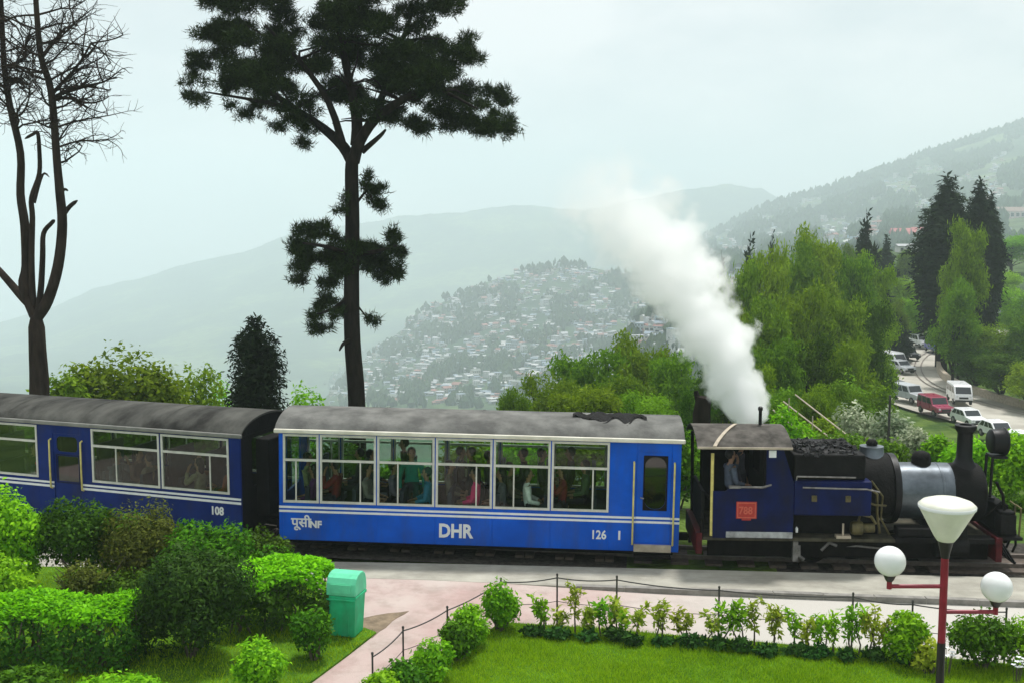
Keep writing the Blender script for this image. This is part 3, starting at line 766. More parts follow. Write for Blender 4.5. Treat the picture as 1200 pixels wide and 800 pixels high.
# leading coach
A1 = math.atan2(-.5, 8.12); T1 = math.atan(.13/8.13); O1 = (-4.78, 22.0)
u1 = lambda px: u_on(px, O1[0], O1[1], A1)
L1 = u1(796)
we = [u1(p) for p in (330, 373, 440, 508.5, 576, 644, 713)]
wins1 = [(a+.012, b-.012) for a, b in zip(we[:-1], we[1:])]
d1 = (u1(744), u1(785.5))
coach1 = coach('passenger_coach', 'bright blue passenger coach with cream roof edge and white lettering', (O1[0], O1[1], .1), A1, T1, L1, .22, 2.45, 1.0, 2.42, 1.885,
      wins1, [d1], [(.905, .045), (.82, .045)], m_blue, m_roof1, m_gut, .30, 1, wins1)
text_part('DHR', .385, m_white, coach1, (u1(513), -.004, .385), bold=.014, sx=.86)
text_part('126', .25, m_white, coach1, (u1(692), -.004, .45), bold=.006, sx=.85)
text_part('I', .25, m_white, coach1, (u1(724), -.004, .45), bold=.008)
text_part('पूसी', .27, m_white, coach1, (u1(340), -.004, .50), bold=.006)
text_part('NF', .20, m_white, coach1, (u1(361.5), -.004, .49), bold=.008)
# crumpled black sheet on the roof
def tarp():
    n = 26; m_ = 10; vs = []; q = MB(); rr = random.Random(4); x0, x1 = u1(668), u1(757)
    for i in range(n+1):
        for j in range(m_+1):
            u = x0+(x1-x0)*i/n; v = j/m_
            wv = .5+.35*math.sin(i*.55)+.15*rr.uniform(-1, 1); y = .82+.10*math.sin(i*.9)+(v-.5)*(.55+.25*math.sin(i*.7+1))*min(1, 3*i/n+.25, 3*(n-i)/n+.3)
            z = 2.45+.045+.30*(math.cos(max(-1, min(1, (y-CW/2)/(CW/2+.05)))*R(78))-math.cos(R(78)))/(1-math.cos(R(78)))
            vs.append((u, y, z+.02+.05*abs(math.sin(i*1.9+j*1.3))*rr.uniform(.4, 1)))
    w_ = m_+1
    q.add(vs, [(i*w_+j, (i+1)*w_+j, (i+1)*w_+j+1, i*w_+j+1) for i in range(n) for j in range(m_)])
    T = Matrix.Translation((O1[0], O1[1], .1)) @ Matrix.Rotation(A1, 4, 'Z') @ Matrix.Rotation(T1, 4, 'Y')
    q.v = [tuple(T @ Vector(p)) for p in q.v]
    o = q.build('tarpaulin', m_soot, None, smooth=60)
    tag(o, 'crumpled black sheet lying on the grey coach roof', 'tarpaulin')
tarp()
# trailing coach
m_glass2 = glass_mat('tinted_window_glass', (.78, .84, .78), .004)
A2 = math.atan2(-2.05, 5.91); E2 = Vector((-5.62, 22.32)); L2 = 8.0
O2 = (E2.x-L2*math.cos(A2), E2.y-L2*math.sin(A2))
u2 = lambda px: u_on(px, O2[0], O2[1], A2)
wins2 = [(u2(109), u2(188)), (u2(190), u2(269))]
wl = wins2[0][1]-wins2[0][0]; x_ = u2(46)
wins2 += [(x_-wl*1.0, x_)]
wins2 = [(max(.1, a), c) for a, c in wins2]
far2 = [(.2+k*1.5, 1.65+k*1.5) for k in range(5)]
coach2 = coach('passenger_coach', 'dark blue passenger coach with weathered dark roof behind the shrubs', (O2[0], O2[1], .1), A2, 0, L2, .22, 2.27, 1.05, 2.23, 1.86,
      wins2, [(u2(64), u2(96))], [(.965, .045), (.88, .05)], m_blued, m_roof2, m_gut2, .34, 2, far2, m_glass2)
text_part('108', .24, m_white, coach2, (u2(246), -.004, .60), bold=.008, sx=.9)
MB().box(L2+.0, L2+.32, CW/2-.45, CW/2+.45, .5, 2.15).build('gangway', m_soot, coach2, bevel=.03)

# ------------------------------------------------------------------ passengers
W1 = Matrix.Translation((O1[0], O1[1], .1)) @ Matrix.Rotation(A1, 4, 'Z')
W2 = Matrix.Translation((O2[0], O2[1], .1)) @ Matrix.Rotation(A2, 4, 'Z')
def rider(Wm, u, y, z, pose, face, shirt, label, hair='short', sc=1.):
    p = Wm @ Vector((u, y, z))
    a = A1 if Wm is W1 else A2
    person(pose, p, a+R(face), shirt, label, hair, sc=sc, group='passengers in the train')
ZS, ZT = .79, 1.10   # seat height, standing pelvis height
rider(W1, u1(361), .50, ZS, 'sit', 180, (.12, .03, .15), 'seated passenger in purple behind the first coach window pillar', 'long')
rider(W1, u1(388), .46, ZS+.10, 'phone', 172, (.16, .012, .015), 'passenger in dark red holding a hand to the face in the second window', 'short')
rider(W1, u1(418), 1.5, ZS+.12, 'sit', 0, (.05, .06, .05), 'passenger in dark grey on the far seat of the second window', 'short')
rider(W1, u1(452), .9, ZS, 'sit', 0, (.16, .14, .20), 'seated passenger in grey at the left of the third window', 'short')
rider(W1, u1(461), 1.45, ZT+.08, 'stand', 200, (.015, .03, .03), 'standing passenger in black against the far side of the third window', 'short')
rider(W1, u1(476), .75, ZT+.02, 'stand', -75, (.015, .22, .17), 'standing passenger in a teal top in the third window', 'short')
rider(W1, u1(497), .46, ZS-.02, 'sit', 186, (.05, .20, .38), 'seated passenger in a blue top leaning at the third window', 'short')
rider(W1, u1(521), .85, ZS+.05, 'sit', 0, (.18, .16, .13), 'seated passenger in brown at the left of the fourth window', 'short')
rider(W1, u1(547), .95, ZT-.0, 'stand', 180, (.02, .02, .02), 'standing dark haired passenger behind the pink clothed one', 'short')
rider(W1, u1(555), .44, ZS-.02, 'sit', 176, (.85, .03, .20), 'seated passenger in bright pink in the fourth window', 'long')
rider(W1, u1(594), .95, ZS, 'sit', 0, (.14, .12, .09), 'seated passenger in brown at the left of the fifth window')
rider(W1, u1(617), .46, ZS-.02, 'sit', 4, (.8, .8, .82), 'seated passenger in a white shirt in the fifth window')
rider(W1, u1(609), 1.45, ZS+.2, 'sit', 180, (.03, .03, .03), 'dark clothed passenger on the far seats of the fifth window')
rider(W1, u1(659), .46, ZS+.06, 'phone', 184, (.16, .012, .02), 'passenger in maroon with a hand raised in the last window', 'long')
rider(W1, u1(668), 1.4, ZS+.25, 'sit', 180, (.03, .03, .025), 'dark clothed passenger on the far seats of the last window')
rider(W1, u1(686), .8, ZS+.1, 'sit', 180, (.08, .14, .07), 'passenger in dull green by the right end of the last window', 'long')
rider(W1, u1(405), 1.5, ZS+.14, 'sit', 180, (.05, .05, .06), 'passenger in black on the far seat behind the dark red one', 'short')
rider(W1, u1(425), .48, ZS+.04, 'sit', 0, (.20, .19, .17), 'seated passenger in pale grey at the right of the second window', 'long')
rider(W1, u1(531), 1.45, ZS+.22, 'phone', 0, (.10, .09, .08), 'passenger with raised hand on the far seat of the fourth window', 'short')
rider(W1, u1(566), 1.40, ZS+.14, 'sit', 0, (.06, .06, .07), 'dark clothed passenger on the far seat right of the pink clothed one', 'short')
rider(W1, u1(586), .46, ZS-.02, 'sit', 180, (.12, .12, .14), 'seated passenger in charcoal beside the white pillar of the fifth window', 'long')
rider(W1, u1(632), 1.45, ZS+.2, 'sit', 0, (.05, .07, .05), 'passenger in dark green on the far seat of the fifth window', 'short')
rider(W1, u1(344), 1.2, ZS+.1, 'sit', 0, (.30, .34, .16), 'passenger in pale green in the first window of the blue coach', 'short')
rider(W2, u2(160), .46, ZS, 'sit', 180, (.16, .13, .10), 'passenger in brown at the left big window of the dark coach', 'short')
rider(W2, u2(205), .8, ZS, 'sit', 0, (.05, .05, .07), 'dark clothed passenger at the left of the last dark coach window', 'short')
rider(W2, u2(120), .5, ZS, 'phone', 0, (.10, .12, .16), 'passenger in grey blue beside the door end of the dark coach window', 'long')
rider(W2, u2(18), .6, ZS, 'sit', 0, (.06, .06, .06), 'dark clothed passenger at the left edge of the dark coach', 'short')
rider(W2, u2(36), .46, ZS+.02, 'sit', 180, (.85, .04, .06), 'passenger in bright red beside the door of the dark coach', 'long')
rider(W2, u2(219), .46, ZS-.02, 'phone', 176, (.30, .28, .18), 'passenger in a pale yellow top at the dark coach window', 'long')
rider(W2, u2(257), .46, ZS+.02, 'sit', 180, (.30, .08, .05), 'passenger in rust red at the last window of the dark coach', 'short')
rider(W2, u2(135), .8, ZS, 'sit', 0, (.12, .06, .05), 'passenger in dull brown deep inside the dark coach', 'short')

# ------------------------------------------------------------------ locomotive
EO = (3.93, 20.98); EA = math.atan2(-.27, 5.4)
loco = thing('steam_locomotive', 'small blue and black steam locomotive with a red number plate', 'steam locomotive', (EO[0], EO[1], 0), EA)
CY = 1.0
def eb(q, name, mat, parent=loco, smooth=None, bevel=.006): return q.build(name, mat, parent, smooth=smooth, bevel=bevel)
m_tin2 = M('worn_pale_step', (.30, .31, .31), .7, .4, 5)
# frames and running plate
eb(MB().box(-.25, 5.55, .12, 1.88, .56, .625), 'footplate', m_olive)
eb(MB().box(-.05, 5.45, .42, .47, .16, .556).box(-.05, 5.45, 1.53, 1.58, .16, .556).box(.3, 5.2, .47, 1.53, .3, .5), 'frame', m_under)
eb(MB().box(0.26, 1.55, .03, .12, .64, .76), 'side_step', m_tin2, bevel=.01)
eb(MB().box(-.32, -.20, .05, 1.95, .30, .72), 'rear_buffer_beam', m_dred, bevel=.01)
eb(MB().box(5.46, 5.58, .05, 1.95, .22, .70), 'front_buffer_beam', m_dred, bevel=.01)
# cab
cs = [(.0, .626), (1.56, .626), (1.56, 1.72), (1.32, 2.46), (1.02, 2.46), (1.02, 1.62), (.30, 1.62), (.24, 1.56), (0., 1.56)]
cs2 = [(.0, .626), (1.56, .626), (1.56, 1.72), (1.32, 2.46), (.86, 2.46), (.86, 2.05), (.55, 2.05), (.55, 2.46), (0., 2.46)]
for y, c_ in ((.06, cs), (1.90, cs2)): eb(MB().prism(c_, y, y+.035), 'cab_side', m_lblue if y < 1 else m_soot, bevel=.004)
eb(MB().box(.98, 1.02, .097, .6, .63, 2.44).box(.98, 1.02, 1.4, 1.90, .63, 2.44).box(.98, 1.02, .6, 1.4, .63, 1.75), 'cab_front', m_soot)
eb(MB().box(1.06, 1.20, .045, .058, 2.24, 2.38), 'cab_window', m_white, bevel=0)
eb(MB().tube([(.35, .05, 1.64), (.55, .03, 1.655), (.95, .03, 1.655), (1.12, .05, 1.70)], .022, 6).box(.30, .52, .0, .1, 1.63, 1.67), 'cab_ledge', m_steel, bevel=0)
eb(MB().box(.05, .95, .12, 1.88, .64, .70), 'cab_floor', m_olive)
for y in (.10, 1.82):
    eb(MB().tube([(-.02, y, .66), (-.02, y, 2.3)], .032, 8), 'cab_post', m_yel if y < 1 else m_under, smooth=50, bevel=0)
eb(MB().tube([(-.2, 1.82, .6), (-.22, 1.82, 2.42)], .035, 8).tube([(-.2, .1, .6), (-.22, .1, 1.0)], .03, 8).tube([(-.22, 1.8, 1.45), (-.02, .12, 1.35)], .025, 6), 'rear_rail', m_under, bevel=0)
eb(MB().box(-.2, -.14, .3, 1.7, .72, 1.5), 'rear_bunker', m_soot)
n = 14; q = MB(); vs = []
for xx in (-.33, 1.50):
    for dz in (0, -.03): vs += [(xx, -.02+2.04*i/n, 2.44+.26*math.sin(math.pi*i/n)**.8+dz) for i in range(n+1)]
k = n+1; fs = []
for i in range(n): fs += [(i, i+1, 2*k+i+1, 2*k+i), (k+i, 3*k+i, 3*k+i+1, k+i+1), (i, k+i, k+i+1, i+1), (2*k+i, 2*k+i+1, 3*k+i+1, 3*k+i)]
fs += [(0, 2*k, 3*k, k), (n, k+n, 3*k+n, 2*k+n)]; q.add(vs, fs); eb(q, 'cab_roof', m_cabroof, smooth=40, bevel=0)
q = MB(); vs = []
for i in range(9):
    f = i/8; y = -.02+1.02*f; xx = .0+.55*f; z = 2.44+.26*math.sin(math.pi*(y+.02)/2.04)**.8+.012
    vs += [(xx-.035, y, z), (xx+.035, y, z), (xx+.035, y, z+.02), (xx-.035, y, z+.02)]
fs = [(4*i+a, 4*i+(a+1) % 4, 4*i+4+(a+1) % 4, 4*i+4+a) for i in range(8) for a in range(4)]+[(0, 3, 2, 1), (32, 33, 34, 35)]
q.add(vs, fs); eb(q, 'roof_strip', m_tin, bevel=0)
eb(MB().tube([(1.05, CY+.05, 2.66), (1.05, CY+.05, 3.05)], .035, 10).lathe([(.05, 3.0), (.05, 3.06), (.02, 3.08)], (1.05, CY+.05, 0), n=10), 'whistle_pipe', m_black, smooth=50, bevel=0)
eb(MB().box(-.33, 1.5, -.035, -.005, 2.41, 2.45), 'roof_gutter', m_tin, bevel=0)
# number plate
npl = eb(MB().box(.45, .85, .044, .0595, 1.02, 1.36).box(.56, .74, .044, .0595, .985, 1.02), 'number_plate', m_red, bevel=.012)
m_redl = M('number_plate_border', (.50, .10, .06), .5, .1, 8)
eb(MB().box(.47, .83, .038, .0438, 1.325, 1.345).box(.47, .83, .038, .0438, 1.035, 1.055).box(.47, .49, .038, .0438, 1.055, 1.325).box(.81, .83, .038, .0438, 1.055, 1.325), 'plate_border', m_redl, npl, bevel=0)
text_part('788', .21, m_redl, npl, (.50, .042, 1.115), 'digits', bold=.005, sx=.85)
# coal bunker and tanks in front of the cab
tank = [(1.57, 1.12), (3.10, 1.12), (3.10, 1.78), (1.57, 1.78)]
for y0, y1 in ((.05, .42), (1.58, 1.95)): eb(MB().box(1.565, 3.05, y0, y1, 1.10, 1.78), 'side_tank', m_lblue, bevel=.02)
eb(MB().box(1.565, 2.95, .16, 1.84, 1.79, 2.28), 'coal_bunker', m_soot, bevel=.03)
q = MB(); rr = random.Random(5)
for i in range(170):
    x, y = rr.uniform(1.62, 2.9), rr.uniform(.2, 1.8); s = rr.uniform(.03, .065); z = 2.25+.03*math.sin((y-.1)/1.8*math.pi)*rr.uniform(.3, 1)
    T = Matrix.Translation((x, y, z)) @ Matrix.Rotation(rr.uniform(0, 3), 4, Vector((rr.random(), rr.random(), rr.random()+.1)).normalized()); q.box(-s, s, -s*.8, s*.8, -s*.7, s*.7, 0, T)
co = q.build('coal', m_coal, loco); co['kind'] = 'stuff'
eb(MB().tube([(1.62, .10, 1.86), (2.75, .10, 1.85)], .018, 6).tube([(1.62, .10, 1.86), (1.60, .12, 1.70)], .014, 6), 'upper_rail', m_steel, bevel=0)
eb(MB().tube([(1.72, .02, 1.66), (2.95, .02, 1.64), (3.2, .05, 1.58)], .018, 6), 'hand_rail', m_steel, bevel=0)
eb(MB().tube([(1.77, .2, 1.93), (1.77, .2, 2.18)], .018, 6).tube([(1.62, .18, 1.95), (1.9, .18, 1.94)], .02, 6), 'lever', m_steel, bevel=0)
for u in (1.95, 2.6): eb(MB().box(u-.05, u+.05, .035, .049, 1.38, 1.50), 'tank_step', m_brass, bevel=0)
# boiler, saddle tank and smokebox
eb(MB().lathe([(.02, 1.2), (.50, 1.2), (.50, 3.75), (.02, 3.75)], (0, CY, 1.42), 'x', 32), 'boiler', m_soot, smooth=40)
eb(MB().lathe([(.02, 2.80), (.60, 2.80), (.66, 2.83), (.66, 3.55), (.62, 3.62), (.02, 3.62)], (0, CY, 1.50), 'x', 36), 'saddle_tank', m_soot, smooth=40, bevel=0)
eb(MB().lathe([(.50, 3.60), (.70, 3.60), (.70, 3.72), (.50, 3.72)], (0, CY, 1.45), 'x', 36), 'tank_ring', m_black, smooth=40, bevel=0)
eb(MB().lathe([(.30, 3.70), (.565, 3.70), (.565, 4.80), (.30, 4.80)], (0, CY, 1.40), 'x', 40), 'silver_barrel', m_silver, smooth=40, bevel=0)
eb(MB().lathe([(.02, 4.79), (.575, 4.79), (.585, 4.82), (.585, 5.38), (.55, 5.42), (.02, 5.47)], (0, CY, 1.38), 'x', 36), 'smokebox', m_soot, smooth=40, bevel=0)
eb(MB().lathe([(.02, 5.48), (.2, 5.5), (.05, 5.56), (.02, 5.56)], (0, CY, 1.38), 'x', 20).box(5.48, 5.53, CY-.04, CY+.04, 1.0, 1.76), 'smokebox_door', m_black, smooth=40, bevel=0)
for u in (4.55,): eb(MB().lathe([(.566, u), (.572, u+.005), (.572, u+.04), (.566, u+.045)], (0, CY, 1.40), 'x', 40), 'boiler_band', m_silver, smooth=40, bevel=0)
eb(MB().lathe([(.24, 1.88), (.19, 1.96), (.185, 2.08), (.15, 2.17), (.06, 2.21), (.001, 2.215)], (4.27, CY, 0), n=20), 'dome', m_soot, smooth=60, bevel=0)
eb(MB().lathe([(.30, 2.08), (.24, 2.15), (.235, 2.30), (.001, 2.33)], (3.28, CY, 0), n=22).lathe([(.10, 2.32), (.12, 2.36), (.08, 2.43), (.001, 2.44)], (3.28, CY, 0), n=14, m=1), 'filler_dome', [m_silver, m_soot], smooth=60, bevel=0)
eb(MB().lathe([(.30, 1.88), (.20, 1.98), (.155, 2.08), (.145, 2.58), (.155, 2.60), (.20, 2.66), (.205, 2.74), (.16, 2.76), (.12, 2.75), (.11, 2.3)], (5.12, CY, 0), n=24), 'chimney', m_black, smooth=40, bevel=0)
# headlamp on its bracket
hl = eb(MB().lathe([(.02, -.16), (.20, -.16), (.24, -.13), (.26, .10), (.28, .12), (.28, .15), (.24, .16)], (5.76, CY, 2.42), 'x', 26), 'headlamp', m_black, smooth=40, bevel=0)
eb(MB().lathe([(.02, .10), (.235, .14), (.235, .145)], (5.76, CY, 2.42), 'x', 26), 'lens', m_lamp, hl, bevel=0)
eb(MB().box(5.62, 5.90, CY-.2, CY+.2, 2.10, 2.15).tube([(5.60, CY-.16, 1.3), (5.62, CY-.16, 2.12)], .03, 8).tube([(5.60, CY+.16, 1.3), (5.62, CY+.16, 2.12)], .03, 8).box(5.55, 5.66, CY-.25, CY+.25, 1.25, 1.32), 'headlamp_bracket', m_black, bevel=0)
# front end: sand boxes, cow catcher, couplings, hoses
for y in (.18, 1.52): eb(MB().box(5.58, 5.88, y, y+.3, .72, 1.12).box(5.60, 5.86, y+.02, y+.28, 1.12, 1.18), 'sand_box', m_soot, bevel=.02)
eb(MB().box(5.5, 5.98, .1, 1.9, .64, .70), 'front_platform', m_soot)
q = MB()
for i in range(7):
    y = .25+i*.25; q.tube([(5.6, y, .62), (5.95, CY+(y-CY)*.85, .12)], .022, 6)
q.tube([(5.95, .35, .12), (5.95, 1.65, .12)], .03, 6); eb(q, 'cow_catcher', m_black, bevel=0)
eb(MB().lathe([(.03, 0), (.12, 0), (.12, .05), (.05, .07), (.05, .0)], (5.98, CY, .45), 'x', 16).box(5.58, 6.0, CY-.06, CY+.06, .38, .50), 'coupling', m_under, bevel=0)
for y, c in ((.32, m_steel), (.62, m_steel), (1.4, m_under)):
    eb(MB().tube([(5.6, y, .95), (5.75, y-.03, .98), (5.9, y-.04, .80), (5.93, y-.02, .50), (5.88, y, .35)], .024, 7), 'brake_hose', m_under, smooth=60, bevel=0)
    eb(MB().lathe([(.03, 0), (.045, .02), (.045, .06), (.03, .08)], (5.92, y-.03, .62), 'z', 10).lathe([(.03, 0), (.04, .02), (.04, .05)], (5.72, y-.02, .96), 'x', 10), 'hose_joint', c, bevel=0)
for y in (.22, .5): eb(MB().tube([(5.95, y, .70), (5.97, y, 1.25), (5.90, y+.1, 1.30)], .018, 6), 'front_handrail', m_brass, bevel=0)
eb(MB().box(5.60, 5.86, .55, 1.45, .70, 1.24), 'front_dark_box', m_soot, bevel=.02)  # dark box added between the sand boxes to darken the front end
eb(MB().tube([(5.5, .3, 1.75), (5.62, .25, 1.5), (5.66, .25, 1.2)], .03, 7).tube([(5.45, .6, 1.0), (5.7, .5, 1.3), (5.8, .45, 1.24)], .025, 7), 'front_pipe', m_under, bevel=0)
# cylinders, wheels, rods, pipes
eb(MB().lathe([(.02, 4.35), (.22, 4.35), (.22, 4.95), (.02, 4.98)], (0, .24, .48), 'x', 22).lathe([(.02, 4.35), (.22, 4.35), (.22, 4.95), (.02, 4.98)], (0, 1.76, .48), 'x', 22).box(4.38, 4.92, .1, 1.9, .60, .98), 'cylinder', m_soot, smooth=40, bevel=0)
wh = MB().lathe([(.03, -.06), (.10, -.07), (.10, -.045), (.26, -.035), (.27, -.055), (.335, -.05), (.345, .04), (.03, .04)], axis='y', n=28)
wh = wh.mesh('wheel', m_under, 40)
for u in (2.05, 3.72):
    for y in (.62, 1.38): link('wheel', wh, loco, (u, y, .335))
eb(MB().box(1.85, 3.92, .50, .53, .28, .35).lathe([(.02, -.04), (.07, -.04), (.07, .04), (.02, .04)], (2.05, .50, .315), 'y', 14).lathe([(.02, -.04), (.07, -.04), (.07, .04), (.02, .04)], (3.72, .50, .315), 'y', 14), 'coupling_rod', m_steel, bevel=.005)
eb(MB().tube([(3.72, .44, .32), (2.9, .44, .40), (2.4, .46, .33)], .03, 6).tube([(2.2, .43, .30), (2.35, .41, .46), (2.5, .42, .40)], .035, 6), 'valve_gear', m_steel, bevel=0)
eb(MB().tube([(1.75, .4, .40), (1.75, .36, .2), (1.85, .36, .12)], .04, 6).box(1.62, 1.72, .3, .44, .1, .5), 'brake_hanger', m_steel, bevel=0)
eb(MB().tube([(2.55, .16, .63), (2.55, .16, .92)], .02, 6).box(2.42, 2.7, .12, .28, .626, .68), 'drain_lever', m_tin, bevel=0)
eb(MB().lathe([(.03, 2.72), (.12, 2.72), (.14, 2.78), (.14, 2.92), (.09, 2.96), (.09, 3.16), (.03, 3.16)], (0, .22, .82), 'x', 16).tube([(2.85, .2, .95), (2.88, .18, 1.1), (3.1, .2, 1.05), (3.2, .25, .9)], .03, 7), 'air_pump', m_brass, smooth=50, bevel=0)
eb(MB().tube([(3.0, .2, 1.65), (3.2, .22, 1.5), (3.22, .24, 1.1), (3.3, .3, .7)], .026, 7).tube([(3.1, .28, 1.75), (3.32, .26, 1.45), (3.3, .26, 1.0), (3.5, .34, .66)], .02, 7).tube([(3.0, .18, 1.35), (3.15, .16, 1.3), (3.4, .3, 1.25)], .022, 7), 'injector_pipe', m_brass, smooth=50, bevel=0)
eb(MB().lathe([(.0, 1.22), (.035, 1.22), (.045, 1.26), (.035, 1.36), (.0, 1.37)], (3.02, .17, 0), n=10).lathe([(.0, .72), (.025, .72), (.03, .8), (.0, .84)], (1.66, .2, 0), n=10), 'gauge', m_white, smooth=50, bevel=0)
eb(MB().box(3.55, 5.45, .10, .40, .555, .66), 'running_board', m_soot, bevel=.01)
eb(MB().box(3.6, 4.3, .14, .44, .68, .84), 'tool_box', m_soot, bevel=.02)
eb(MB().box(1.6, 3.3, .45, 1.55, .64, 1.1), 'firebox', m_soot)
WE = Matrix.Translation((EO[0], EO[1], 0)) @ Matrix.Rotation(EA, 4, 'Z')
person('phone', WE @ Vector((.42, .75, 1.36)), EA+R(15), (.10, .12, .16), 'engine driver in a pale blue shirt standing inside the cab', 'short')
person('stand', WE @ Vector((.72, 1.35, 1.48)), EA+R(-20), (.05, .05, .06), 'fireman in dark clothes at the far side of the cab', 'short')
# ------------------------------------------------------------------ vegetation builders
ORD = ['first', 'second', 'third', 'fourth', 'fifth', 'sixth', 'seventh', 'eighth', 'ninth', 'tenth', 'eleventh', 'twelfth', 'thirteenth', 'fourteenth', 'fifteenth', 'sixteenth', 'seventeenth', 'eighteenth', 'nineteenth', 'twentieth', 'twenty first', 'twenty second']
def wob_path(a, b, n, amp):
    a, b = Vector(a), Vector(b); L = (b-a).length
    return [a.lerp(b, i/n)+(Vector((random.gauss(0, 1), random.gauss(0, 1), random.gauss(0, .4)))*amp*L if 0 < i < n else Vector()) for i in range(n+1)]
def bush(name, label, cat, c, rx, ry, h, mat, n, leaf, lumps=7, group=None, aspect=.55, spread=.8, stem=True, z0=None, flat=False, droop=0., inner=.55):
    """shrub with its base at c; many leaves over several unequal lumps, and stems"""
    r = thing(name, label, cat, c, 0, group)
    L = [((0, 0, h*.55), rx*.72, ry*.72, h*.45)]
    for k in range(lumps):
        a = 6.28*k/lumps+random.uniform(-.4, .4); q = random.uniform(.35, .62)
        zz = random.uniform(.34, .78)*h
        L.append(((rx*q*math.cos(a), ry*q*math.sin(a), zz), rx*random.uniform(.34, .5), ry*random.uniform(.34, .5), h*random.uniform(.2, .3)))
    pts, nr, _ = lump_pts(L, n, inner)
    k = pts[:, 2] > .02; pts, nr = pts[k], nr[k]
    link('foliage', np_mesh('foliage', leaves(pts, nr, leaf, aspect, spread, droop), 4, mat), r)
    if stem:
        q = MB()
        for k in range(5):
            a = 6.28*k/5+random.uniform(-.5, .5); q.tube(wob_path((.05*math.cos(a), .05*math.sin(a), 0), (rx*.5*math.cos(a), ry*.5*math.sin(a), h*.6), 4, .05), [.028, .022, .018, .012, .008], 5)
        q.build('stem', m_twig, r)
    return r
def hedge(label, x0, x1, y0, y1, h, mat, n, leaf, bare=.0):
    r = thing('hedge', label, 'hedge', ((x0+x1)/2, (y0+y1)/2, 0))
    dx, dy = (x1-x0)/2, (y1-y0)/2; K = n
    u = rng.uniform(-1, 1, K); sgn = rng.random(K)
    a = rng.uniform(0, 1, K)
    # top, front/back and end faces of a softly rounded block
    p = np.zeros((K, 3)); d = np.zeros((K, 3)); t = rng.uniform(-1, 1, K)
    top = sgn < .42; fr = (sgn >= .42) & (sgn < .88); en = sgn >= .88
    side = np.where(rng.random(K) < .75, -1, 1)
    p[top] = np.stack([u[top]*dx, t[top]*dy, np.full(top.sum(), h)], 1); d[top] = (0, 0, 1)
    zf = (a*(1-bare)+bare)*h
    p[fr] = np.stack([u[fr]*dx, side[fr]*dy, zf[fr]], 1); d[fr] = np.stack([0*u[fr], side[fr], .25+0*u[fr]], 1)
    p[en] = np.stack([side[en]*-1.*dx, t[en]*dy, zf[en]], 1); d[en] = np.stack([side[en]*-1., 0*u[en], .25+0*u[en]], 1)
    p[:, :2] *= (1-.16*np.clip(p[:, 2:3]/h-.75, 0, 1)*4*.5); p[:, 2] -= .10*(np.abs(p[:, 0]/dx)**6+np.abs(p[:, 1]/dy)**4)*(p[:, 2] > .6*h)
    p += np.stack([.06*np.sin(p[:, 1]*5+p[:, 2]*7), .07*np.sin(p[:, 0]*4.3)+.05*np.sin(p[:, 0]*9+p[:, 2]*8), .05*np.sin(p[:, 0]*3.7+p[:, 1]*4)], 1)
    p -= d*rng.random((K, 1))**2*.16
    # lit top and shaded sides put into leaf colour; side leaves sparser with gaps
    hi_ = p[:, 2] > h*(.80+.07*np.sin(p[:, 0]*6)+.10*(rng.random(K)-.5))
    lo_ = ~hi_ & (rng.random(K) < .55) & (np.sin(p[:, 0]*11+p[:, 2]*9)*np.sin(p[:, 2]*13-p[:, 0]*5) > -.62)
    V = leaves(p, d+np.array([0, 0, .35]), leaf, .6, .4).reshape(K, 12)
    link('lit_top_foliage', np_mesh('lit_top_foliage', V[hi_], 4, mat), r); link('shaded_side_foliage', np_mesh('shaded_side_foliage', V[lo_], 4, l_hedge_shade), r)
    q = MB(); x = -dx+.1
    while x < dx:
        for s in range(2):
            y = random.uniform(-dy*.7, dy*.7); q.tube(wob_path((x, y, 0), (x+random.uniform(-.15, .15), y+random.uniform(-.1, .1), h*.8), 3, .06), [.022, .018, .014, .01], 5)
        x += random.uniform(.1, .22)
    q.build('stem', m_twig, r)
    return r
def bare_fill(r, rx, ry, h, n=14):
    for k in range(n):
        a = random.uniform(0, 6.28); MB().tube(wob_path((0, 0, 0), (rx*.8*math.cos(a), ry*.8*math.sin(a), h*random.uniform(.4, .9)), 4, .07), [.03, .02, .015, .01, .006], 5).build('branch', m_twig, r)

# ------------------------------------------------------------------ foreground shrubs on the left
def gp(px, py, z=.03): return G(px, py, z)
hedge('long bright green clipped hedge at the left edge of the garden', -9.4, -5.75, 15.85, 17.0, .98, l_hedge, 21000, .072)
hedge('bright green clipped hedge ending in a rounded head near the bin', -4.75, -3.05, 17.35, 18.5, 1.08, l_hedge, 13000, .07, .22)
bush('round_shrub', 'large round dark green shrub standing between the two clipped hedges', 'shrub', (-5.02, 16.55, 0), 1.02, .95, 1.82, l_juni, 17000, .085, 9, aspect=.34, spread=.6)
bush('rounded_shrub', 'olive brown clipped shrub behind the long hedge', 'shrub', (-6.75, 19.4, 0), .82, .8, 1.72, l_olive, 7000, .07, 8, aspect=.4)
bush('rounded_shrub', 'mid green broad shrub rising behind the round dark shrub', 'shrub', (-5.45, 18.8, 0), 1.0, .8, 1.46, l_shrub, 7500, .08, 8)
bush('rounded_shrub', 'dark low shrub between the dark coach end and the clipped hedge', 'shrub', (-4.75, 19.9, 0), .74, .7, 1.12, l_deep, 5500, .07, 7)
bush('rounded_shrub', 'dark green shrub with bare stems showing below its crown', 'shrub', (-7.95, 19.3, .55), .85, .7, 1.25, l_deep, 5500, .075, 8)
bush('rounded_shrub', 'light green bushy shrub at the far left before the dark coach', 'shrub', (-9.0, 19.1, 0), .80, .75, 2.0, l_fresh, 6500, .09, 8)
bush('rounded_shrub', 'dull olive shrub cut by the left edge of the photo', 'shrub', (-9.75, 18.6, 0), .75, .7, 1.75, l_shrub, 5000, .085, 7)
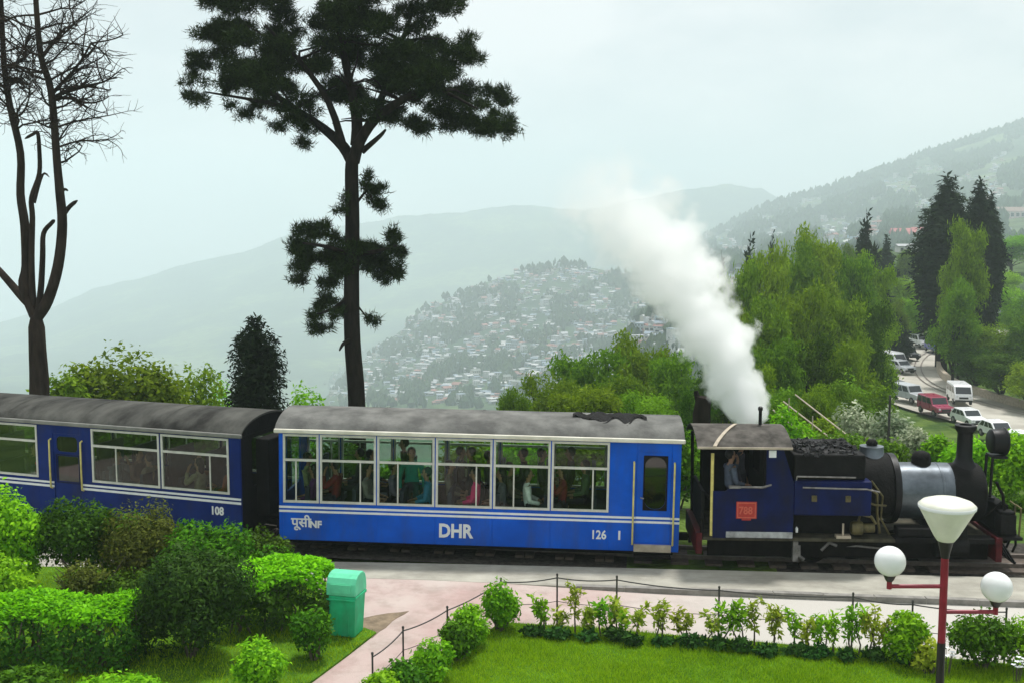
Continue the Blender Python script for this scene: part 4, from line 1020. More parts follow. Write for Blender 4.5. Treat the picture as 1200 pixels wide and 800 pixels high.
bush('rounded_shrub', 'low light green shrub just behind the left hedge top', 'shrub', (-8.75, 18.0, 0), .75, .55, 1.20, l_fresh, 4500, .08, 7)
bush('rounded_shrub', 'thin yellow green shrub behind the middle of the left hedge', 'shrub', (-7.3, 18.2, 0), .55, .5, 1.0, l_olive, 2500, .07, 6)
bush('rounded_shrub', 'mid green shrub filling the gap before the dark coach door', 'shrub', (-7.6, 20.3, 0), .9, .6, 1.35, l_shrub, 5000, .075, 8)
bush('rounded_shrub', 'olive green low shrub behind the rounded olive one', 'shrub', (-6.4, 20.1, 0), .8, .6, 1.15, l_olive, 5000, .075, 8)
bush('rounded_shrub', 'small dark shrub between the hedge and the bare twigs', 'shrub', (-6.6, 18.1, 0), .6, .45, .9, l_deep, 3500, .07, 7)
bush('rounded_shrub', 'low dark shrub behind the round shrub beside the right hedge', 'shrub', (-4.3, 19.3, 0), .75, .5, .95, l_shrub, 4000, .07, 7)
r = thing('bare_shrub', 'leafless tangle of pale twigs between the back shrubs and the hedge', 'shrub', (-7.35, 18.6, 0)); bare_fill(r, .8, .4, 1.25, 16)
p = gp(368, 772); bush('small_bush', 'small green bush at the path edge in front of the bin', 'bush', p, .36, .36, .82, l_shrub, 2400, .065, 6)
p = gp(305, 808); bush('small_bush', 'small yellow green bush on the grass below the round shrub', 'bush', p, .45, .40, .72, l_fresh, 2600, .07, 6)
p = gp(135, 835); bush('small_bush', 'light green leafy bush at the bottom left corner', 'bush', p, .75, .45, .55, l_fresh, 2600, .085, 6)
p = gp(30, 825); bush('small_bush', 'dark leafy bush below the left hedge', 'bush', p, .8, .4, .5, l_shrub, 2600, .08, 6)

# ------------------------------------------------------------------ lawn border: bushes, saplings, ground plants
BUSHES = [(586, 738, .40, .86, l_fresh, 'tall rounded bush at the far corner of the lawn'),
          (548, 757, .36, .66, l_fresh, 'bush beside the corner bush along the path side of the lawn'),
          (538, 772, .36, .60, l_shrub, 'leafy bush halfway along the path side of the lawn'),
          (505, 796, .36, .62, l_fresh, 'light bush near the bottom of the path border'),
          (470, 822, .40, .60, l_shrub, 'bush at the bottom edge beside the path'),
          (448, 838, .34, .62, l_fresh, 'bush in the lower path corner of the lawn')]
for px, py, rr_, h, m_, lb in BUSHES: bush('border_bush', lb, 'bush', gp(px, py), rr_, rr_, h, m_, 2300, .07, 6, 'bushes along the lawn border')
def sapling(px, py, h, wd, stems, label, mat=l_yel, n=260, grp='saplings along the lawn fence'):
    r = thing('sapling', label, 'sapling', gp(px, py, .03), 0, grp)
    q = MB(); tips = []
    for k in range(stems):
        x = (k-(stems-1)/2)*wd*1.1; tp = Vector((x+random.uniform(-.07, .07), random.uniform(-.06, .06), h*random.uniform(.82, 1)))
        pth = wob_path((x*.4, 0, 0), tp, 4, .05); q.tube(pth, [.017, .014, .011, .009, .006], 5)
        for s in (.45, .6, .72, .82, .92, 1.): tips.append((pth[-1]*s+pth[0]*(1-s), .05+.07*s))
        for b in range(3):
            o = pth[2].lerp(pth[4], b/3); e = o+Vector((random.uniform(-.14, .14), random.uniform(-.12, .12), random.uniform(.08, .2))); q.tube([o, e], [.008, .004], 4); tips.append((e, .08))
    q.build('stem', m_twig, r)
    pts = []; dr = []
    for i in range(n):
        t, s = tips[random.randrange(len(tips))]; d = Vector((random.gauss(0, 1), random.gauss(0, 1), random.gauss(0, .8))).normalized()
        pts.append(t+d*s*random.random()); dr.append(d+Vector((0, 0, .6)))
    link('foliage', np_mesh('foliage', leaves(np.array([tuple(p) for p in pts]), np.array([tuple(p) for p in dr]), .095, .42, .5), 4, mat), r)
SAP = [(637, 740, .50, .10, 2, l_fresh), (655, 741, .30, .10, 1, l_yel), (674, 742, .78, .08, 1, l_yel), (690, 744, .45, .10, 2, l_yel), (706, 745, .55, .12, 2, l_fresh),
       (718, 745, .62, .08, 1, l_yel), (731, 746, .42, .1, 1, l_fresh), (748, 748, .52, .08, 1, l_yel), (773, 750, .56, .13, 2, l_yel), (800, 751, .42, .12, 2, l_yel),
       (832, 757, .55, .06, 1, l_yel), (848, 757, .70, .10, 2, l_fresh), (866, 758, .78, .14, 2, l_fresh), (884, 757, .72, .08, 1, l_yel), (908, 760, .66, .13, 2, l_yel),
       (930, 761, .58, .08, 1, l_fresh), (943, 762, .5, .07, 1, l_yel), (960, 765, .58, .07, 1, l_fresh), (975, 766, .66, .12, 2, l_fresh), (1001, 768, .78, .15, 3, l_fresh), (1022, 770, .74, .12, 2, l_yel),
       (1036, 771, .6, .1, 1, l_yel)]
SL = {(637): 'squat leafy sapling at the left end of the sapling row', 674: 'tall thin sapling with a tufted top near the left of the row',
      866: 'two stemmed tall sapling leaning right of the middle fence post', 1001: 'three stemmed leafy sapling beside the right fence post', 800: 'small two stemmed sapling beside the gap in the middle of the row'}
for k_, (px, py, h, wd, st, m_) in enumerate(SAP):
    sapling(px, py, h, wd, st, SL.get(px, '%s slender sapling, %s from the left in the row along the lawn fence' % ('yellow green' if m_ is l_yel else 'light green', ORD[k_])), m_, 95+70*st)
bush('border_bush', 'rounded green bush between the sapling row and the lamp post', 'bush', gp(1062, 778), .38, .36, .78, l_fresh, 2300, .075, 6, 'bushes along the lawn border')
bush('border_bush', 'low pale bush at the foot of the lamp post', 'bush', gp(1088, 788), .25, .25, .55, l_yel, 1000, .07, 5, 'bushes along the lawn border')
bush('border_bush', 'broad dark green clipped bush right of the lamp post', 'bush', gp(1150, 783), .62, .45, .88, l_shrub, 4500, .07, 8, 'bushes along the lawn border')
bush('border_bush', 'green bush cut by the right edge beside the lamp', 'bush', gp(1215, 786), .5, .42, .80, l_fresh, 2800, .07, 7, 'bushes along the lawn border')
for k, px in enumerate(range(622, 1110, 31)):
    py = 741+(px-620)*.073+random.uniform(-1, 3)
    bush('ground_plant', 'low dark leafy plant below the saplings, %s from the left along the lawn edge' % ORD[k], 'plant', gp(px+random.uniform(-6, 6), py+4), random.uniform(.16, .30), .15, random.uniform(.13, .26), l_dark, 330, .085, 4, 'ground plants along the lawn edge', stem=False, inner=.2)
def flowers(px, py, label):
    r = thing('flower_cluster', label, 'flowers', gp(px, py, .03)); q = MB()
    for k in range(9):
        t = Vector((random.uniform(-.12, .12), random.uniform(-.1, .1), random.uniform(.2, .42))); q.tube([(t.x*.5, t.y*.5, 0), t], .004, 4, 1)
        for j in range(5):
            a = 6.28*j/5; q.add([t, t+Vector((math.cos(a)*.03, math.sin(a)*.03-.01, .012)), t+Vector((math.cos(a+.6)*.05, math.sin(a+.6)*.05-.02, .016)), t+Vector((math.cos(a+1.2)*.03, math.sin(a+1.2)*.03-.01, .012))], [(0, 1, 2, 3)])
    q.build('blossom', [m_white, m_twig], r)
flowers(1108, 792, 'white flowers at the base of the lamp post'); flowers(1190, 800, 'white flowers under the bush at the right edge')

# ------------------------------------------------------------------ wire fence round the lawn
FP = [(436, 822, .66), (472, 788, .66), (524, 763, .68), (587, 735, .80), (653, 734, .86), (723, 740, .90), (843, 751, .86), (1000, 763, .90), (1070, 770, .86), (1180, 780, .86)]
fr = thing('wire_fence', 'thin iron post and wire fence around the lawn', 'fence', gp(723, 740, 0))
prev = None
for px, py, h in FP:
    b = gp(px, py, .0); b.y += .10
    MB().tube([b, b+Vector((0, 0, h))], .015, 6).lathe([(.02, 0), (.018, .03), (.001, .04)], b+Vector((0, 0, h)), n=6).build('post', m_post, fr).location = -fr.location
    top = b+Vector((0, 0, h-.04)); mid = b+Vector((0, 0, h*.48))
    if prev:
        for a, c, rr_ in ((prev[0], top, .011), (prev[1], mid, .006)):
            pts = [a.lerp(c, t/8)-Vector((0, 0, .035*4*(t/8)*(1-t/8))) for t in range(9)]
            MB().tube(pts, rr_, 5).build('wire', m_post, fr).location = -fr.location
    prev = (top, mid)

# ------------------------------------------------------------------ bin
bp_ = G(407, 741, .03)
bn = thing('litter_bin', 'green plastic litter bin with a domed lid beside the path', 'litter bin', bp_, R(-14))
q = MB(); a0, a1, h = .195, .245, .70
prof = [(a0, 0), (a0+.01, .02), (a1-.005, h-.06), (a1+.015, h-.055), (a1+.015, h), (a1-.01, h)]
vs = []
for a, z in prof: vs += [(-a, -a*.92, z), (a, -a*.92, z), (a, a*.92, z), (-a, a*.92, z)]
q.add(vs, [(4*i+k, 4*i+(k+1) % 4, 4*i+4+(k+1) % 4, 4*i+4+k) for i in range(5) for k in range(4)]+[(0, 3, 2, 1)])
q.build('bin_body', m_bin, bn, bevel=.02)
q = MB(); arch = [(-.25, .0), (-.25, .10), (-.235, .20), (-.19, .285), (-.11, .335), (0, .35), (.11, .335), (.19, .285), (.235, .20), (.25, .10), (.25, 0)]
q.prism([(a, h+.004+z) for a, z in arch], -.255, .255, axis='x'); q.build('lid', m_binl, bn, bevel=.018)
MB().box(-.18, .18, -.262, -.25, h+.05, h+.20).build('flap', m_binl, bn, bevel=.012)
MB().box(-.25, .25, -.268, -.245, h-.07, h-.04).build('rim', m_bin, bn, bevel=.008)
for s in (-1, 1): MB().box(s*.10-.012, s*.10+.012, -.2105, -.19, .05, h-.1).build('rib', m_bin, bn, bevel=.004)

# ------------------------------------------------------------------ lamp post
LPX = 5.06; LY = 12.5
lp = thing('lamp_post', 'red lamp post with a white bowl lamp and two white globes', 'street lamp', (LPX, LY, -.09))
z0 = -.09
MB().tube([(0, 0, 0), (0, 0, 1.92)], .048, 14).lathe([(.11, 0), (.11, .03), (.07, .06), (.06, .3), (.05, .32)], n=14).build('pole_base', m_lblk, lp, smooth=40)
MB().tube([(0, 0, 1.92), (0, 0, 2.95)], .045, 14).build('pole', m_lred, lp, smooth=40)
MB().lathe([(.046, 2.94), (.055, 3.0), (.085, 3.13), (.17, 3.28), (.155, 3.28), (.07, 3.14), (.04, 3.0)], n=20).build('lamp_holder', m_lblk, lp, smooth=40)
zb = 3.10
MB().lathe([(.001, zb+.02), (.06, zb+.024), (.10, zb+.05), (.14, zb+.11), (.305, zb+.42), (.318, zb+.45), (.316, zb+.475), (.28, zb+.51), (.18, zb+.545), (.001, zb+.56)], n=36).build('bowl_shade', m_bowl, lp, smooth=50)
MB().lathe([(.322, zb+.44), (.324, zb+.47), (.319, zb+.476), (.319, zb+.436)], n=36).build('bowl_rim', m_globe, lp, smooth=50)
for s, za, ln in ((-1, 2.60, .64), (1, 2.29, .62)):
    MB().tube([(0, 0, za), (s*ln, 0, za+.0)], .026, 8).tube([(s*ln, 0, za-.03), (s*ln, 0, za+.08)], .03, 10).build('arm', m_lred, lp, smooth=40)
    MB().lathe([(.035, za+.06), (.05, za+.08), (.085, za+.16), (.07, za+.17), (.04, za+.1)], (s*ln, 0, 0), n=16).build('globe_holder', m_lblk, lp, smooth=40)
    MB().ell((s*ln, 0, za+.30), .178, .178, .178, 28, 18).build('globe', m_globe, lp, smooth=60)

# ------------------------------------------------------------------ tall pine
def tree_root(name, label, cat, base, group=None): return thing(name, label, cat, base, 0, group)
PY = 34.0
pb = P(418, 500, PY); pb.z = float(H(pb.x, pb.y))
pine = tree_root('pine_tree', 'tall pine with a wide dark crown rising behind the leading coach', 'tree', pb)
def lp_(px, py, dy=0.): return P(px, py, PY+dy)-pb
spine = [Vector((0, 0, -.3)), lp_(418, 470), lp_(413, 400), lp_(412, 330), lp_(413, 262), lp_(412, 200), lp_(414, 185)]
MB().tube(cpath(spine, 4), list(np.linspace(.29, .19, 25)), 14).build('trunk', m_bark, pine, smooth=60)
q = MB()
for pts, r0 in (([(414, 192), (402, 172), (378, 150), (345, 128), (310, 105), (262, 92)], .20), ([(414, 190), (422, 165), (440, 140), (470, 118), (505, 104), (525, 108)], .20),
                ([(418, 170), (418, 140), (410, 100), (400, 50), (390, -20)], .2), ([(402, 172), (385, 120), (350, 70), (310, 30)], .13), ([(440, 140), (452, 100), (470, 50), (490, 0)], .13),
                ([(424, 178), (445, 160), (452, 152)], .10), ([(412, 300), (385, 290), (355, 285)], .09), ([(413, 300), (440, 295), (465, 288)], .09), ([(412, 345), (390, 362), (372, 368)], .07), ([(412, 350), (430, 372)], .05),
                ([(413, 245), (432, 222), (436, 240)], .05), ([(412, 398), (403, 402), (398, 410)], .09), ([(520, 107), (545, 120), (560, 128)], .06), ([(345, 128), (300, 118), (240, 108)], .08)):
    dy0 = random.uniform(-1.2, 1.2); n_ = len(pts)
    pp = [lp_(a, b, dy0*i/(n_-1)*1.5) for i, (a, b) in enumerate(pts)]; cp = cpath(pp, 3)
    MB().tube(cp, list(np.linspace(r0, r0*.3, len(cp))), 8).build('branch', m_bark, pine, smooth=60)
for k in range(60):   # secondary branches through the crown
    a = random.choice([(378, 150), (345, 128), (310, 100), (440, 140), (470, 118), (520, 105), (410, 100), (400, 50), (470, 50), (350, 70)])
    o = lp_(a[0], a[1], random.uniform(-.6, .6)); e = o+Vector((random.uniform(-1.3, 1.3), random.uniform(-1.5, 1.5), random.uniform(-.2, 1.0)))
    q.tube(wob_path(o, e, 3, .06), [.05, .04, .025, .012], 5)
q.build('twigs', m_bark, pine, smooth=60)['kind'] = 'stuff'
CR = [(233, 108, 18, 18), (232, 85, 16, 10), (247, 70, 26, 22), (262, 42, 30, 28), (255, 12, 25, 24), (276, 112, 24, 24), (292, 128, 18, 16), (300, 62, 40, 28), (312, 92, 30, 20), (318, 25, 42, 30), (335, 108, 30, 20), (345, 145, 24, 10), (362, 158, 13, 16), (352, 68, 42, 30), (352, 120, 24, 16),
      (380, 28, 52, 34), (398, 66, 44, 28), (385, 105, 26, 16), (430, 20, 52, 32), (430, 96, 42, 24), (428, 128, 24, 14), (462, 60, 50, 34), (476, 104, 38, 26), (500, 30, 40, 30), (505, 82, 44, 36), (492, 148, 18, 15), (470, 138, 24, 14), (532, 62, 32, 28), (546, 104, 34, 32), (535, 135, 30, 20), (562, 138, 30, 22), (590, 146, 17, 18), (582, 118, 18, 20), (516, 138, 22, 18),
      (300, -20, 50, 30), (380, -35, 60, 35), (455, -30, 60, 35), (510, -8, 30, 24)]
LOW = [(437, 226, 14, 14), (444, 240, 11, 8), (400, 240, 8, 12), (430, 208, 8, 10), (352, 283, 17, 17), (372, 270, 20, 12), (362, 300, 20, 16), (388, 290, 24, 20), (400, 312, 18, 14), (415, 298, 28, 22), (442, 300, 26, 20), (462, 284, 13, 20), (462, 318, 12, 12), (445, 322, 16, 10), (352, 318, 12, 14), (385, 330, 14, 8),
       (374, 352, 13, 12), (382, 368, 16, 10), (378, 382, 14, 7), (400, 362, 12, 10), (434, 376, 9, 6)]
mpp = PY/F
def needles(C, n, dyr, nn=17):
    L = []
    for a, b, rx, ry in C:      # each bough carries several flat unequal sprays
        dy = random.uniform(-dyr, dyr)
        for k in range(6):
            L.append((tuple(lp_(a+random.uniform(-.8, .8)*rx, b+random.uniform(-.8, .8)*ry, dy+random.uniform(-.5, .5)*rx*mpp)), rx*mpp*random.uniform(.28, .62), rx*mpp*random.uniform(.4, .7), ry*mpp*random.uniform(.14, .34)))
    pts, nr, _ = lump_pts(L, n, .25)
    base = np.repeat(pts, nn, 0); d = np.repeat(nr*.6+np.array([0, 0, .35])+rng.normal(0, .35, nr.shape), nn, 0)
    d = unit(d+rng.normal(0, .75, d.shape)); L_ = rng.uniform(.10, .27, (len(d), 1)); s = unit(np.cross(d, rng.normal(0, 1, d.shape)))*.014
    base = base+rng.normal(0, .06, base.shape)
    return np.stack([base-s, base+s, base+d*L_], 1).reshape(-1, 3)
link('crown', np_mesh('crown', needles(CR, 10500, 1.6), 3, l_pine), pine)
link('lower_foliage', np_mesh('lower_foliage', needles(LOW, 2000, .5), 3, l_pine), pine)

# ------------------------------------------------------------------ bare tree on the left
BY = 32.0; bb = P(46, 480, BY); bb.z = float(H(bb.x, bb.y))
bt = tree_root('bare_tree', 'leafless forked tree with bare twigs at the left edge', 'tree', bb)
def lb_(px, py, dy=0.): return P(px, py, BY+dy)-bb
q = MB()
def limb(pts, r0, r1, dy=0.):
    pp = [lb_(a, b, dy*i/(len(pts)-1)) for i, (a, b) in enumerate(pts)]; cp = cpath(pp, 4); rs = list(np.linspace(r0, r1, len(cp))); rs[-1] *= .25; rs[-2] *= .7; q.tube(cp, rs, 10); return cp
limb([(46, 500), (46, 448), (44, 410), (42, 362)], .31, .22)
s1 = limb([(41, 370), (28, 336), (31, 312), (29, 264), (24, 228), (24, 180), (12, 126), (5, 78), (1, 0), (-4, -90)], .17, .06, .8)
s2 = limb([(43, 372), (56, 352), (68, 312), (73, 264), (70, 225), (67, 192), (60, 108), (48, 66), (42, 0), (38, -80)], .18, .06, -.8)
limb([(40, 362), (26, 348), (12, 332), (-6, 312), (-30, 290)], .14, .08, .6)
limb([(41, 368), (38, 340), (37, 300), (38, 255), (37, 232), (46, 204), (46, 175), (44, 156), (38, 158), (29, 163)], .10, .04, .3)
limb([(44, 370), (48, 338), (50, 300), (51, 274), (60, 262), (64, 258)], .10, .05, -.3)
limb([(74, 252), (82, 242), (91, 235)], .08, .05)
limb([(73, 225), (76, 222), (80, 224)], .05, .03); limb([(40, 238), (50, 205), (58, 208)], .05, .02)
tw = MB()
def twigs(o, d, L, r, depth, Q):
    n_ = 4; pts = [o]; dd = d.normalized()
    for i in range(n_):
        dd = (dd+Vector((random.gauss(0, .22), random.gauss(0, .22), random.gauss(.03, .16)))).normalized(); pts.append(pts[-1]+dd*L/n_)
    Q.tube(pts, list(np.linspace(r, r*.45, n_+1)), 5 if r > .02 else 3, cap=False)
    if depth > 0:
        for i in range(1, n_+1):
            for _ in range(2 if depth > 1 else random.choice((1, 2))):
                e = (dd*.55+Vector((random.gauss(0, .7), random.gauss(0, .7), random.gauss(.12, .45)))).normalized()
                twigs(pts[i], e, L*random.uniform(.4, .65), max(.006, r*.5), depth-1, Q)
for cp, lo_ in ((s1, 22), (s2, 20)):
    for i in range(lo_, len(cp)-2):
        f = (i-lo_)/(len(cp)-lo_)
        for k in range(2):
            a = random.uniform(0, 6.28); twigs(cp[i], Vector((math.cos(a), math.sin(a)*.8, random.uniform(-.05, .55))), random.uniform(.9, 2.0)*(1-.25*f), .034, 2, tw)
for px, py, tx, ty in ((60, 112, 110, 50), (61, 115, 115, 85), (50, 66, 100, 20), (62, 118, 105, 112), (12, 95, 40, 92), (6, 80, 48, 40), (64, 115, 90, 108)):
    o = lb_(px, py); e = lb_(tx, ty, random.uniform(-1, 1)); twigs(o, e-o, (e-o).length, .06, 2, tw)
q.build('trunk', m_bark2, bt, smooth=60); tw.build('twigs', m_bark2, bt)

# ------------------------------------------------------------------ trees and bushes behind the train
def leafy_tree(name, label, base, h, rx, mat, n, leaf, kind='round', group=None, trunk=m_bark, lower=.25, ry=None):
    r = tree_root(name, label, 'tree', base, group); ry = ry or rx; L = []
    if kind == 'cone':
        for k in range(9):
            f = k/8; rr_ = rx*(1-f)**.75*1.0+.08*rx
            for j in range(max(1, int(5*(1-f)))):
                a = random.uniform(0, 6.28); L.append(((rr_*.5*math.cos(a), rr_*.5*math.sin(a), h*(lower+(1-lower)*f*.96)), rr_*.62, rr_*.62, h*.09))
    elif kind == 'oval':
        for k in range(11):
            f = k/10; rr_ = rx*math.sqrt(max(.04, 1-(abs(f-.42)/.60)**3.2))
            L.append(((0, 0, h*(lower+(1-lower)*f*.95)), rr_*.6, rr_*.6, h*.08))
            for j in range(6):
                a = random.uniform(0, 6.28); L.append(((rr_*.48*math.cos(a), rr_*.48*math.sin(a), h*(lower+(1-lower)*f*.95)), rr_*.55, rr_*.55, h*.075))
    elif kind == 'column':
        for k in range(10):
            f = k/9; rr_ = rx*(.75+.35*math.sin(f*2.6))*(1-max(0, f-.55)**1.3*1.9)
            for j in range(3):
                a = random.uniform(0, 6.28); L.append(((rr_*.42*math.cos(a), rr_*.42*math.sin(a), h*(lower+(1-lower)*f*.95)), rr_*.6, rr_*.6, h*.08))
    else:
        L.append(((0, 0, h*.58), rx*.5, ry*.5, h*.30))
        for k in range(22):
            a = random.uniform(0, 6.28); q_ = random.uniform(.3, .72); z = random.uniform(lower+.08, .88)
            s = math.sqrt(max(.1, 1-((z-.58)/.5)**2))
            L.append(((rx*q_*s*math.cos(a), ry*q_*s*math.sin(a), h*z), rx*random.uniform(.18, .36), ry*random.uniform(.18, .36), h*random.uniform(.045, .10)))
    pts, nr, ii = lump_pts(L, n, .25); pts = pts+rng.normal(0, (.05 if kind == 'round' else .02)*rx, pts.shape)*np.array([1, 1, .8])
    k = pts[:, 2] > .05*h; pts, nr = pts[k], nr[k]
    if kind == 'round': d = nr*np.array([1, 1, .35])+np.array([0, 0, -.25])
    elif kind == 'cone': d = nr*np.array([1, 1, .2])+np.array([0, 0, -.3])
    else: d = nr*np.array([1, 1, .3])+np.array([0, 0, .5])
    link('crown', np_mesh('crown', leaves(pts, d, leaf, .34, .45), 4, mat), r)
    q = MB(); q.tube(wob_path((0, 0, -.4), (0, 0, h*(.75 if kind == 'round' else .95)), 6, .012), list(np.linspace(.022*h+.03, .01, 7)), 8)
    if kind == 'round':
        for c, a, b_, d_ in L[1:]:
            zz = max(.15*h, c[2]-.28*h); q.tube(wob_path((0, 0, zz), c, 4, .05), [.012*h, .009*h, .006*h, .004*h, .002*h], 5)
    q.build('trunk', trunk, r)
    return r
def place(proto, x, y, z, s, label, rz=None, sxy=1., group=None):
    return dup(proto, loc=(x, y, z), rz=random.uniform(0, 6.28) if rz is None else rz, label=label, group=group, sc=(s*sxy, s*sxy, s))
PROTO = {}
FIRST = set()
def tree_at(kind, px, ytop, Y, wpx, label, group=None, zbase=None):
    """put a tree of the given kind with its top seen at (px, ytop) and standing on the terrain at depth Y"""
    spec = {'feather': ('broadleaf_tree', 10., 4., l_feat, 15000, .34, 'round'), 'moss': ('broadleaf_tree', 10., 4., l_moss, 15000, .34, 'round'), 'bright': ('broadleaf_tree', 10., 4., l_feat2, 14000, .34, 'round'),
            'deep': ('broadleaf_tree', 10., 4., l_deep, 14000, .32, 'round'), 'cone': ('conifer_tree', 10., 2., l_cyp, 14000, .5, 'cone'), 'column': ('conifer_tree', 14., 1.7, l_cyp, 20000, .38, 'column')}[kind]
    x = (px-600)/1290*Y; zt = zpix(ytop, Y)+(.10 if spec[6] == 'round' else .0)*max(0, zpix(ytop, Y)-float(H(x, Y))); z = float(H(x, Y)) if zbase is None else zbase; h = max(1., zt-z)
    var = random.randrange(2); key = (kind, var)
    if key not in PROTO:
        PROTO[key] = leafy_tree(spec[0], label, (x, Y, z), spec[1], spec[2], spec[3], spec[4], spec[5], spec[6]); o = PROTO[key]
        if group: o['group'] = group
        o.rotation_euler.z = random.uniform(0, 6.28)
    else: o = dup(PROTO[key], loc=(x, Y, z), rz=random.uniform(0, 6.28), label=label); 
    if group: o['group'] = group
    elif 'group' in o: del o['group']
    s = h/spec[1]; rad = wpx*.5*Y/F*(1.8 if kind == 'cone' else 1.15 if kind == 'column' else 1)
    o.scale = (rad/spec[2], rad/spec[2], s)
    return o
# left of the pine
bush('broad_bush', 'broad yellow green bush behind the dark coach roof', 'bush', (P(150, 470, 37).x, 37., -2.2), 2.5, 1.6, 4.7, l_moss, 14000, .19, 10)
bush('broad_bush', 'light bush beside the bare tree behind the roof', 'bush', (P(85, 470, 36).x, 36., -2.0), 1.2, 1.2, 4.0, l_moss, 6000, .16, 7)
bush('broad_bush', 'green bush between the broad bush and the dark cypress', 'bush', (P(225, 470, 39).x, 39., -2.6), 1.3, 1.3, 4.2, l_moss, 6500, .16, 7)
bush('broad_bush', 'small bright bush between the cypress and the pine trunk', 'bush', (P(356, 470, 37).x, 37., -2.2), .68, .7, 3.5, l_fresh, 2500, .13, 6)
bush('broad_bush', 'small pale bush left of the dark cypress', 'bush', (P(258, 470, 42).x, 42., -3.2), .7, .7, 4.3, l_fresh, 2000, .13, 6)
cx = P(303, 470, 33)
leafy_tree('cypress_tree', 'dark oval cypress behind the gap between the coaches', (cx.x, 33., -1.1), zpix(376, 33)+1.1, .98, l_cyp, 18000, .17, 'oval', lower=.1)
# mound behind the steam
for px, yt, Y, wp, k, lb in ((604, 455, 44, 55, 'feather', 'small green tree at the left foot of the wooded mound'), (645, 435, 50, 100, 'moss', 'green tree on the left shoulder of the mound behind the coach'),
        (700, 412, 54, 130, 'feather', 'broad feathery tree left of centre on the mound behind the coach'), (752, 402, 57, 120, 'moss', 'topmost feathery tree of the mound behind the coach'), (800, 416, 52, 110, 'feather', 'feathery tree where the steam crosses the mound'),
        (838, 438, 47, 90, 'deep', 'dark green tree behind the locomotive cab and the steam'), (690, 455, 42, 120, 'moss', 'low green tree in front of the mound behind the coach roof'), (765, 462, 38, 110, 'bright', 'low yellow green tree just above the black roof sheet'), (735, 440, 46, 120, 'feather', 'feathery tree in the middle of the mound'), (815, 460, 36, 70, 'deep', 'dark bushy tree right behind the cab roof')):
    tree_at(k, px, yt, Y, wp, lb)
tb = P(822, 500, 28.5); tk = thing('tree_stump', 'dark broken tree trunk standing behind the cab roof', 'tree', (tb.x, 28.5, -.2))
MB().tube([(0, 0, -.3), (.02, 0, 1.2), (0, .02, 2.0), (.05, 0, 2.45)], [.30, .25, .23, .19], 12).tube([(0, 0, 2.0), (-.15, .1, 2.6)], [.12, .06], 8).build('trunk', m_bark, tk, smooth=60)
# wooded slope on the right
SLOPE = [(868, 312, 72, 70, 'feather'), (898, 298, 78, 80, 'moss'), (930, 286, 84, 85, 'feather'), (958, 276, 90, 85, 'moss'), (990, 296, 92, 80, 'feather'), (1020, 305, 96, 80, 'moss'),
         (855, 352, 60, 80, 'moss'), (892, 352, 62, 95, 'feather'), (935, 342, 66, 95, 'moss'), (978, 345, 68, 95, 'feather'), (1015, 350, 74, 85, 'deep'), (905, 400, 52, 105, 'feather'), (955, 398, 54, 110, 'deep'), (1000, 395, 58, 100, 'moss'),
         (1028, 385, 84, 70, 'moss'), (915, 455, 42, 100, 'feather'), (962, 450, 43, 90, 'moss'), (1000, 450, 46, 80, 'feather'), (880, 420, 46, 80, 'moss'), (870, 375, 55, 70, 'feather')]
for i_, (px, yt, Y, wp, k) in enumerate(SLOPE):
    row = 'top' if i_ < 6 else 'second' if i_ < 11 else 'third' if i_ < 15 else 'lowest'; n0 = 0 if i_ < 6 else 6 if i_ < 11 else 11 if i_ < 15 else 15
    tree_at(k, px, yt, Y, wp, '%s tree of the wood right of the steam, %s in its %s row' % ({'feather': 'feathery green', 'moss': 'olive green', 'deep': 'dark green'}[k], ORD[i_-n0], row), 'feathery trees in the dense wood')
for px, yt, Y, wp, k, lb in ((1062, 325, 125, 60, 'bright', 'bright yellow green tree left of the tall conifers'), (1078, 345, 112, 60, 'bright', 'lower bright green tree left of the tall conifers'), (1050, 352, 108, 50, 'feather', 'green tree beside the small dark conifer on the slope'),
        (1060, 385, 128, 60, 'bright', 'bright green tree above the bend of the road'), (1185, 275, 190, 70, 'bright', 'bright green tree below the long roofed building at the right edge'), (1178, 318, 150, 60, 'bright', 'bright green tree right of the tall conifers'),
        (1000, 288, 165, 40, 'feather', 'small green tree behind the top of the wood, left of the dark cone'), (1035, 291, 160, 44, 'moss', 'small olive tree below the red roofed houses'), (1062, 294, 165, 40, 'feather', 'small green tree below the long white house'), (1092, 288, 160, 44, 'bright', 'small bright tree left of the tall conifers below the white house'), (1128, 262, 88, 60, 'feather', 'light green tree growing in front of the tall conifers'), (1122, 330, 84, 70, 'feather', 'feathery tree at the foot of the tall conifers'),
        (1192, 338, 116, 56, 'bright', 'bright green tree half hiding the white house at the right edge'), (1135, 385, 92, 60, 'moss', 'leafy tree left of the road bank below the conifers'), (1170, 378, 90, 80, 'moss', 'broad green tree on the bank above the road'), (1205, 372, 88, 70, 'feather', 'green tree on the bank at the right edge'),
        (1148, 405, 82, 70, 'deep', 'dark green bush tree at the inside of the road bend'), (1180, 415, 78, 90, 'deep', 'dark green bush tree hanging over the road wall'), (1215, 425, 74, 80, 'moss', 'green bush tree over the road wall at the right edge')):
    tree_at(k, px, yt, Y*(1.2 if px > 1030 else 1), wp, lb)
